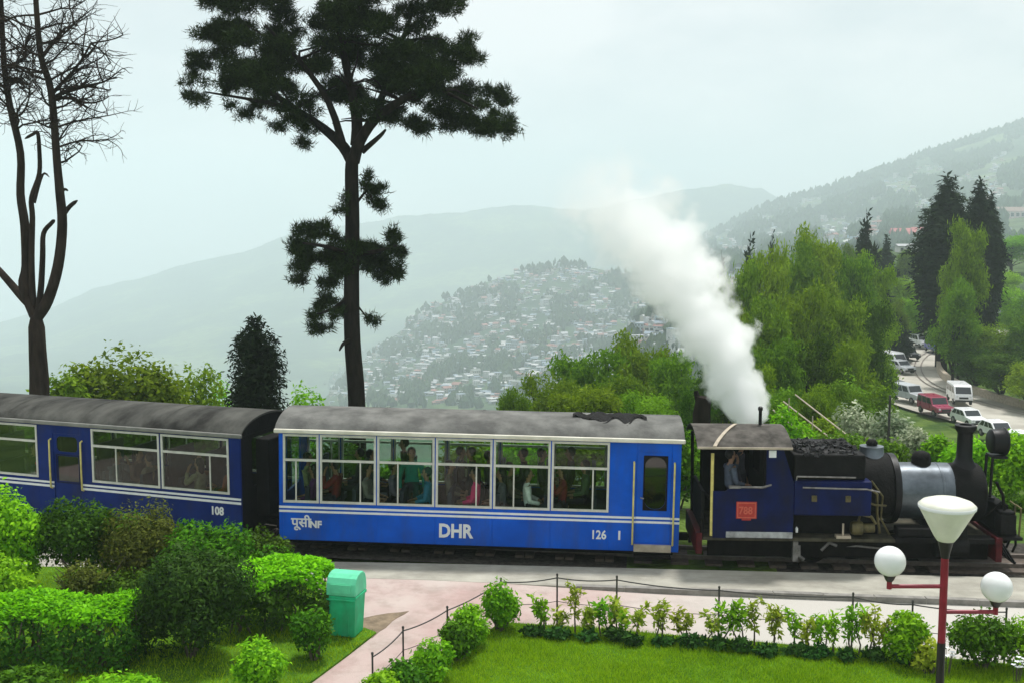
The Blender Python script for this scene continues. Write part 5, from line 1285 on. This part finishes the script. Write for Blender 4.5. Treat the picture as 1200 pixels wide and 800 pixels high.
for px, yt, Y, wp, k, lb in ((1108, 215, 96, 66, 'column', 'tall dark columnar conifer, left of the pair above the road'), (1146, 220, 98, 46, 'column', 'tall dark columnar conifer, right of the pair above the road'), (1158, 235, 102, 34, 'column', 'dark conifer tucked behind the right tall conifer'),
        (1016, 256, 130, 26, 'cone', 'pointed dark conifer standing above the wood near the red roofs'), (880, 289, 120, 26, 'cone', 'small dark conifer at the left top of the wood'), (1043, 345, 100, 28, 'cone', 'small pointed dark conifer in the middle of the bright slope'),
        (1040, 278, 140, 18, 'cone', 'slim dark conifer left of the red roofed houses'), (846, 312, 120, 12, 'cone', 'tiny dark conifer beside the upper edge of the steam'), (905, 283, 135, 14, 'cone', 'slim small conifer behind the left top of the wood')):
    tree_at(k, px, yt, Y*(1.2 if px > 1030 else 1), wp, lb)
# shrubs on the bank behind the locomotive
for px, yt, Y, wp, m_, lb in ((925, 478, 30, 75, l_fresh, 'yellow green bush right behind the cab of the locomotive'), (972, 492, 35, 60, l_moss, 'olive green shrub under the slanting pale railing'), (1010, 474, 40, 62, l_silv, 'silvery leaved shrub above the coal bunker'),
        (1052, 484, 39, 62, l_silv, 'silvery leaved shrub above the filler dome'), (1030, 452, 50, 60, l_feat, 'green shrub below the parked cars'), (1000, 440, 48, 70, l_feat2, 'light green shrub at the edge of the wood above the bank'), (1078, 500, 33, 60, l_silv, 'pale shrub left of the chimney'), (1105, 512, 30, 50, l_fresh, 'bright leafy bush behind the chimney'),
        (1150, 512, 28, 84, l_fresh, 'bright leafy bush behind the headlamp'), (1200, 508, 27.6, 80, l_fresh, 'bright leafy bush at the right edge behind the track'), (1165, 582, 26.2, 80, l_deep, 'dark low hedge bush beneath the bright bushes at the right'), (1215, 584, 26.3, 70, l_deep, 'dark low bush at the far right beside the track'), (990, 508, 31, 90, l_feat, 'green bush behind the coal bunker'), (1040, 515, 30, 70, l_feat, 'green bush behind the filler dome')):
    x = (px-600)/1290*Y; z = min(float(H(x, Y)), -.15); rx = wp*.5*Y/F; bush('garden_bush', lb, 'bush', (x, Y, z), rx, rx*.8, zpix(yt, Y)-z, m_, 4800, .15 if Y > 34 else .12, 8, aspect=.5)
for px, py_, Y, m_, lb in ((1250, 500, 30, l_fresh, 'bright bush beyond the right edge of the photo behind the track'), (1290, 480, 34, l_moss, 'olive bush on the bank right of the bright ones'), (1335, 505, 30, l_shrub, 'green bush by the track at the far right'), (1400, 470, 38, l_feat, 'broad green bush on the right bank'), (1340, 440, 46, l_moss, 'tall olive bush higher on the right bank')):
    x = (px-600)/1290*Y; z = float(H(x, Y)); bush('garden_bush', lb, 'bush', (x, Y, z), 1.3, 1.1, zpix(py_, Y)-z, m_, 3500, .14, 7)
for px, h, m_, lb in ((400, 1.7, l_deep, 'dark bush seen through the second coach window'), (470, 1.2, l_shrub, 'low bush seen through the third coach window'), (545, 2.0, l_moss, 'olive bush seen through the fourth coach window'), (612, 2.0, l_fresh, 'light green bush seen through the fifth coach window'), (680, 2.0, l_moss, 'olive bush seen through the last coach window'),
        (745, 2.0, l_fresh, 'light green bush behind the coach door'), (800, 1.9, l_shrub, 'green bush seen between the coach and the cab'), (150, 1.8, l_shrub, 'bush seen through the dark coach window nearest its door'), (215, 1.7, l_deep, 'dark bush seen through the last window of the dark coach'), (20, 1.9, l_shrub, 'bush seen through the dark coach window at the left edge'), (300, 1.8, l_deep, 'dark bush behind the gap between the coaches')):
    Y = 26.2 if px > 320 else 28.5; x = (px-600)/1290*Y; bush('trackside_bush', lb, 'bush', (x, Y, -.15), .95, .7, h, m_, 2600, .13, 6, 'bushes behind the train')
# ------------------------------------------------------------------ stair railing on the bank, thin pole
rl = thing('stair_railing', 'pale metal railing slanting down the bank behind the coal bunker', 'railing', P(945, 500, 34))
for dx, dz in ((0, 0), (-12, 10), (14, -8)):
    a, b = P(918+dx, 470+dz, 35.), P(990+dx, 526+dz, 31.5); MB().tube([a, b], .022, 6).build('rail', m_tin, rl).location = -rl.location
for f in (.1, .5, .9):
    a = P(918, 470, 35.).lerp(P(990, 526, 31.5), f); MB().tube([a+Vector((0, 0, .25)), a-Vector((0, 0, .9))], .018, 6).build('post', m_tin, rl).location = -rl.location
tp = P(1041, 520, 33); pl = thing('lamp_pole', 'thin dark pole rising behind the filler dome', 'pole', (tp.x, 33, float(H(tp.x, 33))))
MB().tube([(0, 0, 0), (0, 0, zpix(463, 33)-float(H(tp.x, 33)))], [.05, .035], 8).build('pole', m_post, pl)

# ------------------------------------------------------------------ lower road with its rails
m_road2 = M('lower_road', (.36, .34, .29), .9, .16, .35, .2, 9, col2=(.46, .44, .38))
RDP = [(1.2*a, 1.2*b) for a, b in [(42.5, 58), (36, 64), (31.8, 72), (30.2, 80), (30.5, 88), (33.5, 98), (38.5, 108), (46, 118), (56, 126)]]
def drape(name, pts, w0, w1, dz, mat, parent=None, kind=None):
    path = cpath([(a, b, 0) for a, b in pts], 8); A_, B_ = offset(path, w0), offset(path, w1); q = MB()
    def zz(p): return float(np.interp(p.y, [69.6, 86.4, 105.6, 129.6, 151], [-8.42, -8.48, -8.24, -8.06, -7.6]))+dz
    def s(p): return Vector((p.x, p.y, zz(p)))
    for i in range(len(path)-1): q.add([s(A_[i]), s(A_[i+1]), s(B_[i+1]), s(B_[i])], [(0, 1, 2, 3)])
    o = q.build(name, mat, parent)
    if kind: o['kind'] = kind
    return o, path, zz
_, RPATH, RZ = drape('lower_road', RDP, -5.2, 4.2, .10, m_road2, kind='structure')
tk2 = thing('railway_track', 'curving pair of rails beside the lower road at the bend', 'railway track', (0, 0, 0))
for d in (-3.7, -3.05): drape('rail', RDP, d-.06, d+.06, .16, m_rail, tk2)
rw = thing('retaining_wall', 'low pale stone wall along the far side of the lower road', 'wall', (0, 0, 0))
o_, pth, zz = drape('wall', RDP, -5.6, -5.2, .75, m_tin, rw)
q = MB(); A_, B_ = offset(pth, -5.2), offset(pth, -5.6)
for i in range(len(pth)-1):
    for S_ in (A_, B_): q.add([(S_[i].x, S_[i].y, zz(S_[i])-1.2), (S_[i+1].x, S_[i+1].y, zz(S_[i+1])-1.2), (S_[i+1].x, S_[i+1].y, zz(S_[i+1])), (S_[i].x, S_[i].y, zz(S_[i]))], [(0, 1, 2, 3)])
q.build('wall_face', m_tin, rw)

# ------------------------------------------------------------------ cars
def car_proto(name, label, kind, paint, loc, rz):
    """car facing +X, origin on the ground at its middle"""
    r = thing(name, label, 'car' if kind != 'van' else 'van', loc, rz, 'vehicles on the lower road'); r.scale = (.84, .84, .84)
    if kind == 'jeep':
        prof = [(-2.0, .42), (2.0, .42), (2.05, .62), (2.0, .95), (.95, 1.05), (.55, 1.72), (-1.9, 1.76), (-2.05, 1.1), (-2.05, .6)]; gl = [(.86, 1.10), (.52, 1.66), (-1.85, 1.69), (-1.92, 1.14)]; wx = 1.28; W_ = .84
    elif kind == 'van':
        prof = [(-2.1, .42), (2.0, .42), (2.08, .7), (1.95, 1.1), (1.45, 1.85), (1.2, 1.98), (-2.0, 2.0), (-2.12, 1.2)]; gl = [(1.78, 1.18), (1.38, 1.76), (-1.95, 1.8), (-2.0, 1.22)]; wx = 1.35; W_ = .86
    else:
        prof = [(-1.8, .36), (1.85, .36), (1.9, .55), (1.8, .82), (.9, .92), (.35, 1.42), (-1.1, 1.46), (-1.7, 1.0), (-1.85, .62)]; gl = [(.80, .95), (.32, 1.37), (-1.06, 1.40), (-1.55, .98)]; wx = 1.18; W_ = .80
    MB().prism(prof, -W_, W_).build('body', paint, r, bevel=.07)
    # windows stand just proud of the body sides and ends
    q = MB()
    n_ = 3
    for k in range(n_):
        f0, f1 = k/n_+.02, (k+1)/n_-.02
        lo_ = lambda f: Vector((gl[0][0]+(gl[3][0]-gl[0][0])*f, 0, gl[0][1])); hi_ = lambda f: Vector((gl[1][0]+(gl[2][0]-gl[1][0])*f, 0, gl[1][1]))
        for s in (-1, 1):
            y = s*(W_+.004); vs = [lo_(f0), lo_(f1), hi_(f1), hi_(f0)]; MB().add([(v.x, y, v.z) for v in vs], [(0, 1, 2, 3)]).build('side_window', m_cgl, r)
    a, b = Vector((prof[4][0], 0, prof[4][1])), Vector((prof[5][0], 0, prof[5][1])) if kind != 'van' else Vector((prof[4][0], 0, prof[4][1]))
    if kind == 'van': a, b = Vector((prof[3][0], 0, prof[3][1])), Vector((prof[4][0], 0, prof[4][1]))
    d = (b-a); nr_ = Vector((d.z, 0, -d.x)).normalized()*.012
    A0, B0 = a+d*.08+nr_, a+d*.92+nr_
    MB().add([(A0.x, -W_*.86, A0.z), (A0.x, W_*.86, A0.z), (B0.x, W_*.82, B0.z), (B0.x, -W_*.82, B0.z)], [(0, 1, 2, 3)]).build('windscreen', m_cgl, r)
    wm = MB().lathe([(.02, -.1), (.2, -.11), (.31, -.1), (.33, -.06), (.33, .06), (.31, .1), (.2, .11), (.02, .1)], axis='y', n=18).mesh('wheel', m_tyre, 40)
    for sx in (-wx, wx):
        for s in (-1, 1):
            w_ = link('wheel', wm, r, (sx, s*(W_-.06), .33)); MB().lathe([(.02, 0), (.17, 0), (.19, .012), (.02, .02)], (0, s*.112, 0), 'y', 12).build('hub', m_steel, w_)
    fx = prof[3][0]
    for s in (-1, 1):
        MB().lathe([(.01, .02), (.10, .01), (.11, -.04)], (prof[2][0]-.02, s*W_*.72, (prof[2][1]+prof[3][1])/2), 'x', 12).build('headlight', m_lamp, r)
    MB().box(prof[2][0]-.04, prof[2][0]+.03, -W_*.95, W_*.95, prof[0][1]-.02, prof[0][1]+.14).build('bumper', m_tyre, r, bevel=.02)
    MB().box(prof[2][0]-.03, prof[2][0]+.015, -W_*.5, W_*.5, prof[2][1]-.02, prof[2][1]+.16).build('grille', m_tyre, r)
    return r
def paintm(n, c): return M(n, c, .28, .06, 2, coat=.4)
pw, ps, pr, pbk, pbl = paintm('car_white', (.75, .76, .77)), paintm('car_silver', (.42, .44, .46)), paintm('car_maroon', (.28, .025, .07)), paintm('car_black', (.02, .02, .025)), paintm('car_blue', (.02, .04, .30))
CARP = {}
def car(kind, paint, px, py, Y, turn, label, name=None):
    Y *= 1.2; x = (px-600)/1290*Y; z = RZ(Vector((x, Y, 0)))+.105
    ang = math.atan2(-Y, -x)+R(turn)        # towards the viewer, turned by an angle
    nm = {'jeep': 'jeep', 'van': 'white_van', 'hatch': 'parked_car'}[kind] if name is None else name
    if kind not in CARP: CARP[kind] = car_proto(nm, label, kind, paint, (x, Y, z), ang); return CARP[kind]
    o = dup(CARP[kind], (x, Y, z), ang, label); o.name = nm
    for c in o.children:
        if c.name.split('.')[0] == 'body': c.material_slots[0].link = 'OBJECT'; c.material_slots[0].material = paint
    return o
car('jeep', pr, 1103, 497, 72.5, 28, 'maroon jeep in the middle of the queue on the lower road')
car('jeep', ps, 1072, 484, 77.5, 40, 'silver jeep right behind the maroon one')
car('hatch', pw, 1143, 502, 68.5, 30, 'white car in front of the maroon jeep')
car('van', pw, 1131, 483, 77, 12, 'white van standing behind the white car', 'parked_van')
car('hatch', pw, 1178, 519, 64, 30, 'white car nearest the right edge of the lower road')
car('hatch', pbk, 1046, 468, 84, 40, 'black car behind the silver jeep')
car('jeep', pbl, 1100, 433, 106, 20, 'blue jeep at the far bend of the road')
car('hatch', pbk, 1068, 437, 101, 30, 'dark car at the left of the far road bend')
car('van', pw, 1048, 447, 95, 40, 'white van half hidden by trees above the queue', 'parked_van')
car('hatch', pw, 1035, 458, 88, 40, 'white car at the left end of the queue under the trees')
car('hatch', ps, 1060, 455, 92, 38, 'silver car two places behind the silver jeep')
car('jeep', pw, 1083, 428, 110, 25, 'white jeep beside the blue one at the far bend')
car('hatch', pw, 1205, 530, 60.5, 30, 'white car cut by the right edge of the photo')
def lone(px, py, Y):
    x = (px-600)/1290*Y; z = zpix(py, Y); o = dup(CARP['hatch'], (x, Y, z), R(200), 'white car parked high between the tall conifers and the bank'); o.name = 'parked_car'
    for c in o.children:
        if c.name.split('.')[0] == 'body': c.material_slots[0].link = 'OBJECT'; c.material_slots[0].material = pw
    return o

# ------------------------------------------------------------------ nearer buildings
m_wallw = M('white_wall', (.55, .55, .53), .9, .15, .5); m_wallp = M('pinkish_wall', (.50, .40, .38), .9, .15, .5); m_roofr = M('red_roof', (.48, .12, .12), .8, .2, .4)
m_roofb = M('brown_roof', (.24, .17, .14), .85, .2, .4); m_win = M('dark_window', (.03, .035, .04), .25, .2, 2); m_roofg = M('grey_tin_roof', (.30, .31, .32), .6, .2, .4)
def building(name, label, loc, rz, w_, d_, h_, wall, roof, nf, nw, gable=1.6):
    r = thing(name, label, 'building', loc, rz)
    MB().box(-w_/2, w_/2, -d_/2, d_/2, -4, h_).build('wall', wall, r)
    o = .4; rf = MB().prism([(-d_/2-o, h_), (d_/2+o, h_), (d_/2+o, h_+.12), (0, h_+gable), (-d_/2-o, h_+.12)], -w_/2-o, w_/2+o, axis='x').build('roof', roof, r)
    u = min(h_*.28, w_/nw*.36)
    fm = MB().box(-u, u, -.03, .04, -u*1.1, u*1.1).mesh('window', m_wallw); pm = MB().box(-u*.85, u*.85, -.05, -.031, -u*.95, u*.95).mesh('pane', m_win)
    for f in range(nf):
        for k in range(nw):
            wn = link('window', fm, r, (-w_/2+(k+.5)*w_/nw, -d_/2-.01, h_*.5-f*2.9)); link('pane', pm, wn)
    return r
def site(name, label, px, py, wpx, hpx, dep, rz, wall, roof, nf, nw, gable, d0=110.):
    """a building whose front foot is seen at (px, py), standing on the hillside there"""
    p = hit(px, py, d0); k = p.y/F
    return building(name, label, p, rz, wpx*k, dep*k, hpx*k, wall, roof, nf, nw, gable*k)
site('hill_house', 'pinkish house with a red roof, left of the two among the trees', 1056, 286, 26, 10, 16, R(8), m_wallp, m_roofr, 1, 4, 8, 200.)
site('hill_house', 'white house with a bright red roof left of the tall conifers', 1081, 285, 26, 10, 16, R(-10), m_wallw, m_roofr, 1, 4, 8, 200.)
site('hill_house', 'long low white house below the red roofed houses', 1068, 296, 34, 7, 14, R(0), m_wallw, m_roofg, 1, 5, 3, 200.)
site('hill_house', 'long brown roofed building at the right edge beside the conifers', 1188, 256, 46, 8, 16, R(6), m_wallp, m_roofb, 1, 7, 5, 300.)
site('hill_house', 'white house behind the leaves at the right edge below the brown roof', 1190, 368, 40, 14, 30, R(-5), m_wallw, m_roofg, 1, 4, 5, 110.)

# ------------------------------------------------------------------ far town on the spur and on the right hill
FW = [M('far_wall_%d' % i, c, .9, .15, .3) for i, c in enumerate(((.50, .50, .49), (.42, .36, .31), (.36, .41, .44), (.44, .41, .34)))]
FR = [M('far_roof_%d' % i, c, .8, .15, .3) for i, c in enumerate(((.40, .41, .42), (.28, .13, .11), (.22, .27, .32), (.17, .19, .17)))]
def far_house(wall, roof, w_, d_, fl, flat):
    q = MB(); h_ = fl*2.9; q.box(-w_/2, w_/2, -d_/2, d_/2, -8, h_, 0)
    if flat: q.box(-w_/2-.3, w_/2+.3, -d_/2-.3, d_/2+.3, h_, h_+.4, 1)
    else: q.prism([(-d_/2-.5, h_), (d_/2+.5, h_), (0, h_+2.2)], -w_/2-.5, w_/2+.5, 1, 'x')
    nw = max(2, int(w_/2.6))
    for f in range(fl):
        for k in range(nw):
            x = -w_/2+(k+.5)*w_/nw; q.box(x-.55, x+.55, -d_/2-.06, -d_/2+.02, f*2.9+.9, f*2.9+2.2, 2)
    return q.mesh('town_house', [wall, roof, m_win])
HV = [('white flat roofed', far_house(FW[0], FR[0], 9, 8, 3, True)), ('white gable roofed', far_house(FW[0], FR[0], 10, 7, 2, False)), ('tan red roofed', far_house(FW[1], FR[1], 9, 7, 2, False)),
      ('pale blue flat roofed', far_house(FW[2], FR[2], 8, 8, 3, True)), ('tall white', far_house(FW[0], FR[2], 9, 8, 4, True)), ('cream grey roofed', far_house(FW[3], FR[3], 11, 7, 2, False)), ('broad white', far_house(FW[0], FR[0], 16, 9, 2, True))]
def town(n, region, where, smin, smax, skip=None):
    k = 0; tries = 0
    while k < n and tries < 6000:
        tries += 1; px = rng.uniform(*region[0]); py = rng.uniform(*region[1])
        top = np.interp(px, *region[2])
        if py < top or py > np.interp(px, *region[3]): continue
        p = hit(px, py, 380.)
        if p is None or p.y > 2700: continue
        i = int(rng.choice(len(HV), p=[.24, .22, .12, .12, .10, .12, .08])); nm, me = HV[i]
        o = link('town_house', me, None, p, rng.uniform(-.7, .7)); s = rng.uniform(smin, smax); o.scale = (s, s, s*rng.uniform(.8, 1.1))
        tag(o, 'tiny %s house on %s' % (nm, where), 'house', 'houses on '+where); k += 1
town(190, ((385, 850), (312, 474), ([385, 430, 500, 600, 660, 745, 850], [440, 400, 360, 322, 308, 325, 370]), ([380, 850], [476, 476])), 'the hazy town spur across the valley', .55, .92)
town(110, ((760, 1180), (150, 330), ([760, 850, 905, 1000, 1100, 1190], [300, 268, 242, 222, 190, 165]), ([760, 870, 960, 1180], [330, 315, 285, 262])), 'the hazy hill at the right', .55, .95)
def more_houses(n):
    """the rest of the town: small houses joined into one object, each with walls, roof and a row of windows"""
    V = []; Q = []; MI = []
    regs = [(.46, (385, 850), (312, 474), ([385, 430, 500, 600, 660, 745, 850], [440, 398, 358, 320, 306, 325, 370]), 476), (.38, (750, 1180), (150, 345), ([750, 850, 905, 1000, 1100, 1190], [300, 268, 242, 222, 190, 165]), 348)]
    k = 0; tries = 0
    while k < n and tries < n*6:
        tries += 1; rg = regs[0] if rng.random() < regs[0][0] else regs[1]; px = rng.uniform(*rg[1]); py = rng.uniform(*rg[2])
        if py < np.interp(px, *rg[3]) or py > rg[4]: continue
        if rg is regs[1] and py > np.interp(px, [740, 870, 960, 1060, 1200], [350, 342, 322, 305, 292]): continue
        p = hit(px, py, 400. if rg is regs[0] else 640.)
        if p is None or p.y > 2700: continue
        k += 1; w_, d_, h_ = rng.uniform(3, 6), rng.uniform(2.6, 4.2), rng.uniform(2, 5); a = rng.uniform(-.7, .7); c, s_ = math.cos(a), math.sin(a); b = len(V); fl = rng.random() < .5
        pts = [(-w_, -d_, -5), (w_, -d_, -5), (w_, d_, -5), (-w_, d_, -5), (-w_, -d_, h_), (w_, -d_, h_), (w_, d_, h_), (-w_, d_, h_)]
        rt = (.35 if fl else 1.7); o = .4
        pts += [(-w_-o, -d_-o, h_+.02), (w_+o, -d_-o, h_+.02), (w_+o, d_+o, h_+.02), (-w_-o, d_+o, h_+.02)]
        pts += [(-w_-o, -d_-o, h_+rt), (w_+o, -d_-o, h_+rt), (w_+o, d_+o, h_+rt), (-w_-o, d_+o, h_+rt)] if fl else [(-w_-o, 0, h_+rt), (w_+o, 0, h_+rt), (w_+o, .01, h_+rt), (-w_-o, .01, h_+rt)]
        pts += [(-w_*.85, -d_-.05, h_*.35), (w_*.85, -d_-.05, h_*.35), (w_*.85, -d_-.05, h_*.75), (-w_*.85, -d_-.05, h_*.75)]
        sc = .5 if p.y < 600 else .68; V += [(p.x+(x*c-y*s_)*sc, p.y+(x*s_+y*c)*sc, p.z+z*sc) for x, y, z in pts]
        wi = int(rng.choice(5, p=[.34, .2, .2, .14, .12])); ri = 5+int(rng.choice(5, p=[.36, .16, .24, .12, .12]))
        for q, m in (((0, 1, 5, 4), wi), ((1, 2, 6, 5), wi), ((2, 3, 7, 6), wi), ((3, 0, 4, 7), wi), ((8, 9, 13, 12), ri), ((9, 10, 14, 13), ri), ((10, 11, 15, 14), ri), ((11, 8, 12, 15), ri), ((12, 13, 14, 15), ri), ((16, 17, 18, 19), 10)):
            Q.append(tuple(b+t for t in q)); MI.append(m)
    me = bpy.data.meshes.new('town_houses'); me.from_pydata(V, [], Q)
    for m in FW+[M('far_wall_blue', (.36, .46, .56), .9, .1, .3)]+FR+[M('far_roof_pale', (.52, .52, .51), .7, .1, .3), m_win]: me.materials.append(m)
    me.polygons.foreach_set('material_index', MI); me.update()
    tag(link('town_houses', me), 'carpet of further tiny houses on the hazy spur and hill', 'houses', kind='stuff')
more_houses(3300)
# masts / tall trees on the ridge of the right hill, woods as one mass
def woods(name, n, region, label, hmin, hmax, con):
    V = []
    a8 = np.linspace(0, 2*np.pi, 6, endpoint=False)
    k = 0; tries = 0
    while k < n and tries < n*6:
        tries += 1; px = rng.uniform(*region[0]); py = rng.uniform(*region[1])
        if py < np.interp(px, *region[2])+rng.uniform(-1, 3) or py > np.interp(px, *region[3]): continue
        if mnoise.noise(Vector((px*.028, py*.05, 3.))) < (region[4]*rng.random()-.05 if region[4] > 0 else .30*rng.random()-.10) and py > np.interp(px, *region[2])+(0 if region[4] > 0 else 9): continue
        p = hit(px, py, 330. if region[4] > 0 else 640.)
        if p is None or p.y > 2700: continue
        k += 1; h = (1 if p.y > 420 else .6)* rng.uniform(hmin, hmax); r = h*(rng.uniform(.16, .24) if rng.random() < con else rng.uniform(.32, .5)); c = np.array([p.x, p.y, p.z])
        top = c+[rng.normal(0, .3), 0, h]; rr_ = r*rng.uniform(.7, 1.25, 6)
        mid = c+np.stack([np.cos(a8)*rr_, np.sin(a8)*rr_, h*rng.uniform(.25, .6, 6)], 1); bot = c+np.stack([np.cos(a8)*rr_*.6, np.sin(a8)*rr_*.6, np.full(6, -1.)], 1)
        for j in range(6):
            l = (j+1) % 6; V += [mid[j], mid[l], top, bot[j], bot[l], mid[l], bot[j], mid[l], mid[j]]
    me = np_mesh(name, np.array(V), 3, l_wood); tag(link(name, me), label, 'trees', kind='stuff')
woods('spur_woods', 4200, ((370, 860), (308, 478), ([370, 430, 500, 600, 660, 745, 860], [455, 410, 358, 320, 306, 324, 375]), ([370, 860], [478, 478]), .5), 'dark trees scattered between the houses of the far town spur', 5, 11, .3)
woods('hill_woods', 9500, ((740, 1200), (135, 330), ([740, 800, 850, 905, 1000, 1050, 1100, 1150, 1200], [314, 291, 263, 238, 211, 191, 172, 156, 139]), ([740, 870, 960, 1060, 1200], [352, 348, 335, 318, 305]), -.5), 'hazy trees covering the hill at the right', 6, 15, .45)

# ------------------------------------------------------------------ steam
def steam():
    A0 = P(884, 500, 23.4); A1_ = P(668, 196, 26.5); ax = (A1_-A0); L = ax.length; z = ax.normalized()
    yv = Vector((0, 1, 0)); y = (yv-z*yv.dot(z)).normalized(); x = y.cross(z)
    T = Matrix((x, y, z)).transposed().to_4x4(); T.translation = A0
    bend = .60; R0, R1 = .36, 1.25
    q = MB(); n = 24; K = 16; vs = []
    for i in range(K+1):
        t = i/K; rr_ = (R0+(R1-R0)*t**.6)*1.5
        for j in range(n):
            a = 6.283*j/n; vs.append((bend*math.sin(math.pi*t)+rr_*math.cos(a), rr_*math.sin(a), L*t))
    q.add(vs, [(i*n+j, i*n+(j+1) % n, (i+1)*n+(j+1) % n, (i+1)*n+j) for i in range(K) for j in range(n)]+[tuple(range(n-1, -1, -1)), tuple(range(K*n, K*n+n))])
    m, t, o = nodes_of('steam_volume'); lk = t.links.new
    tc = N(t, 'ShaderNodeTexCoord'); sp = N(t, 'ShaderNodeSeparateXYZ')
    wn = N(t, 'ShaderNodeTexNoise', Scale=.9, Detail=2.); lk(tc.outputs['Object'], wn.inputs['Vector'])
    ws = N(t, 'ShaderNodeVectorMath', operation='SUBTRACT'); lk(wn.outputs['Color'], ws.inputs[0]); ws.inputs[1].default_value = (.5, .5, .5)
    wm_ = N(t, 'ShaderNodeVectorMath', operation='SCALE'); wm_.inputs['Scale'].default_value = .7; lk(ws.outputs[0], wm_.inputs[0])
    wa = N(t, 'ShaderNodeVectorMath', operation='ADD'); lk(tc.outputs['Object'], wa.inputs[0]); lk(wm_.outputs[0], wa.inputs[1])
    lk(wa.outputs[0], sp.inputs[0])
    def mth(op, a, b=None, c=None):
        k = N(t, 'ShaderNodeMath', operation=op)
        for i, v in enumerate((a, b, c)):
            if v is None: continue
            if isinstance(v, (int, float)): k.inputs[i].default_value = v
            else: lk(v, k.inputs[i])
        return k.outputs[0]
    tt = mth('DIVIDE', sp.outputs[2], L); tcl = mth('MAXIMUM', mth('MINIMUM', tt, 1.), 0.)
    cxx = mth('MULTIPLY', mth('SINE', mth('MULTIPLY', tcl, math.pi)), bend); dx = mth('SUBTRACT', sp.outputs[0], cxx)
    rho = mth('SQRT', mth('ADD', mth('MULTIPLY', dx, dx), mth('MULTIPLY', sp.outputs[1], sp.outputs[1])))
    rad = mth('ADD', mth('MULTIPLY', mth('POWER', tcl, .6), R1-R0), R0)
    f = mth('SUBTRACT', 1., mth('DIVIDE', rho, rad))
    nz_ = N(t, 'ShaderNodeTexNoise', Scale=1.5, Detail=6.); nz_.inputs['Roughness'].default_value = .58; lk(tc.outputs['Object'], nz_.inputs['Vector'])
    nv = mth('MULTIPLY', mth('SUBTRACT', nz_.outputs[0], .5), mth('ADD', mth('MULTIPLY', tcl, 2.4), 1.3))
    v = mth('ADD', f, nv)
    edge = mth('SUBTRACT', 7.5, mth('MULTIPLY', tcl, 6.0))
    dn = mth('MAXIMUM', mth('MINIMUM', mth('MULTIPLY', v, edge), 1.), 0.)
    fall = mth('ADD', mth('MULTIPLY', mth('POWER', mth('SUBTRACT', 1., tcl), 2.0), 5.6), .0)
    fade = mth('MINIMUM', mth('MULTIPLY', mth('SUBTRACT', 1., tcl), 5.), 1.)
    fin = mth('MULTIPLY', mth('MULTIPLY', dn, mth('ADD', fall, .55)), fade)
    pv = N(t, 'ShaderNodeVolumePrincipled'); pv.inputs['Color'].default_value = (1, 1, 1, 1); pv.inputs['Anisotropy'].default_value = .3
    lk(fin, pv.inputs['Density']); lk(pv.outputs[0], o.inputs['Volume'])
    me = q.mesh('steam', m); ob = link('steam', me); ob.matrix_world = T
    tag(ob, 'white steam billowing up and leftwards from behind the locomotive cab', 'steam', kind='stuff')
steam()

# ------------------------------------------------------------------ haze
def haze(dens):
    m, t, o = nodes_of('haze_air'); pv = N(t, 'ShaderNodeVolumePrincipled')
    pv.inputs['Color'].default_value = (.845, .962, 1, 1); pv.inputs['Density'].default_value = dens; pv.inputs['Anisotropy'].default_value = .0
    t.links.new(pv.outputs[0], o.inputs['Volume']); m.volume_intersection_method if hasattr(m, 'volume_intersection_method') else None
    zs = [v.co.z for v in bpy.data.objects['ground'].data.vertices]
    b = MB().box(-5900, 5900, -5900, 5900, min(zs)-1, max(max(zs)+22, 40.)).build('haze', m); b['kind'] = 'stuff'
haze(4.7e-4)
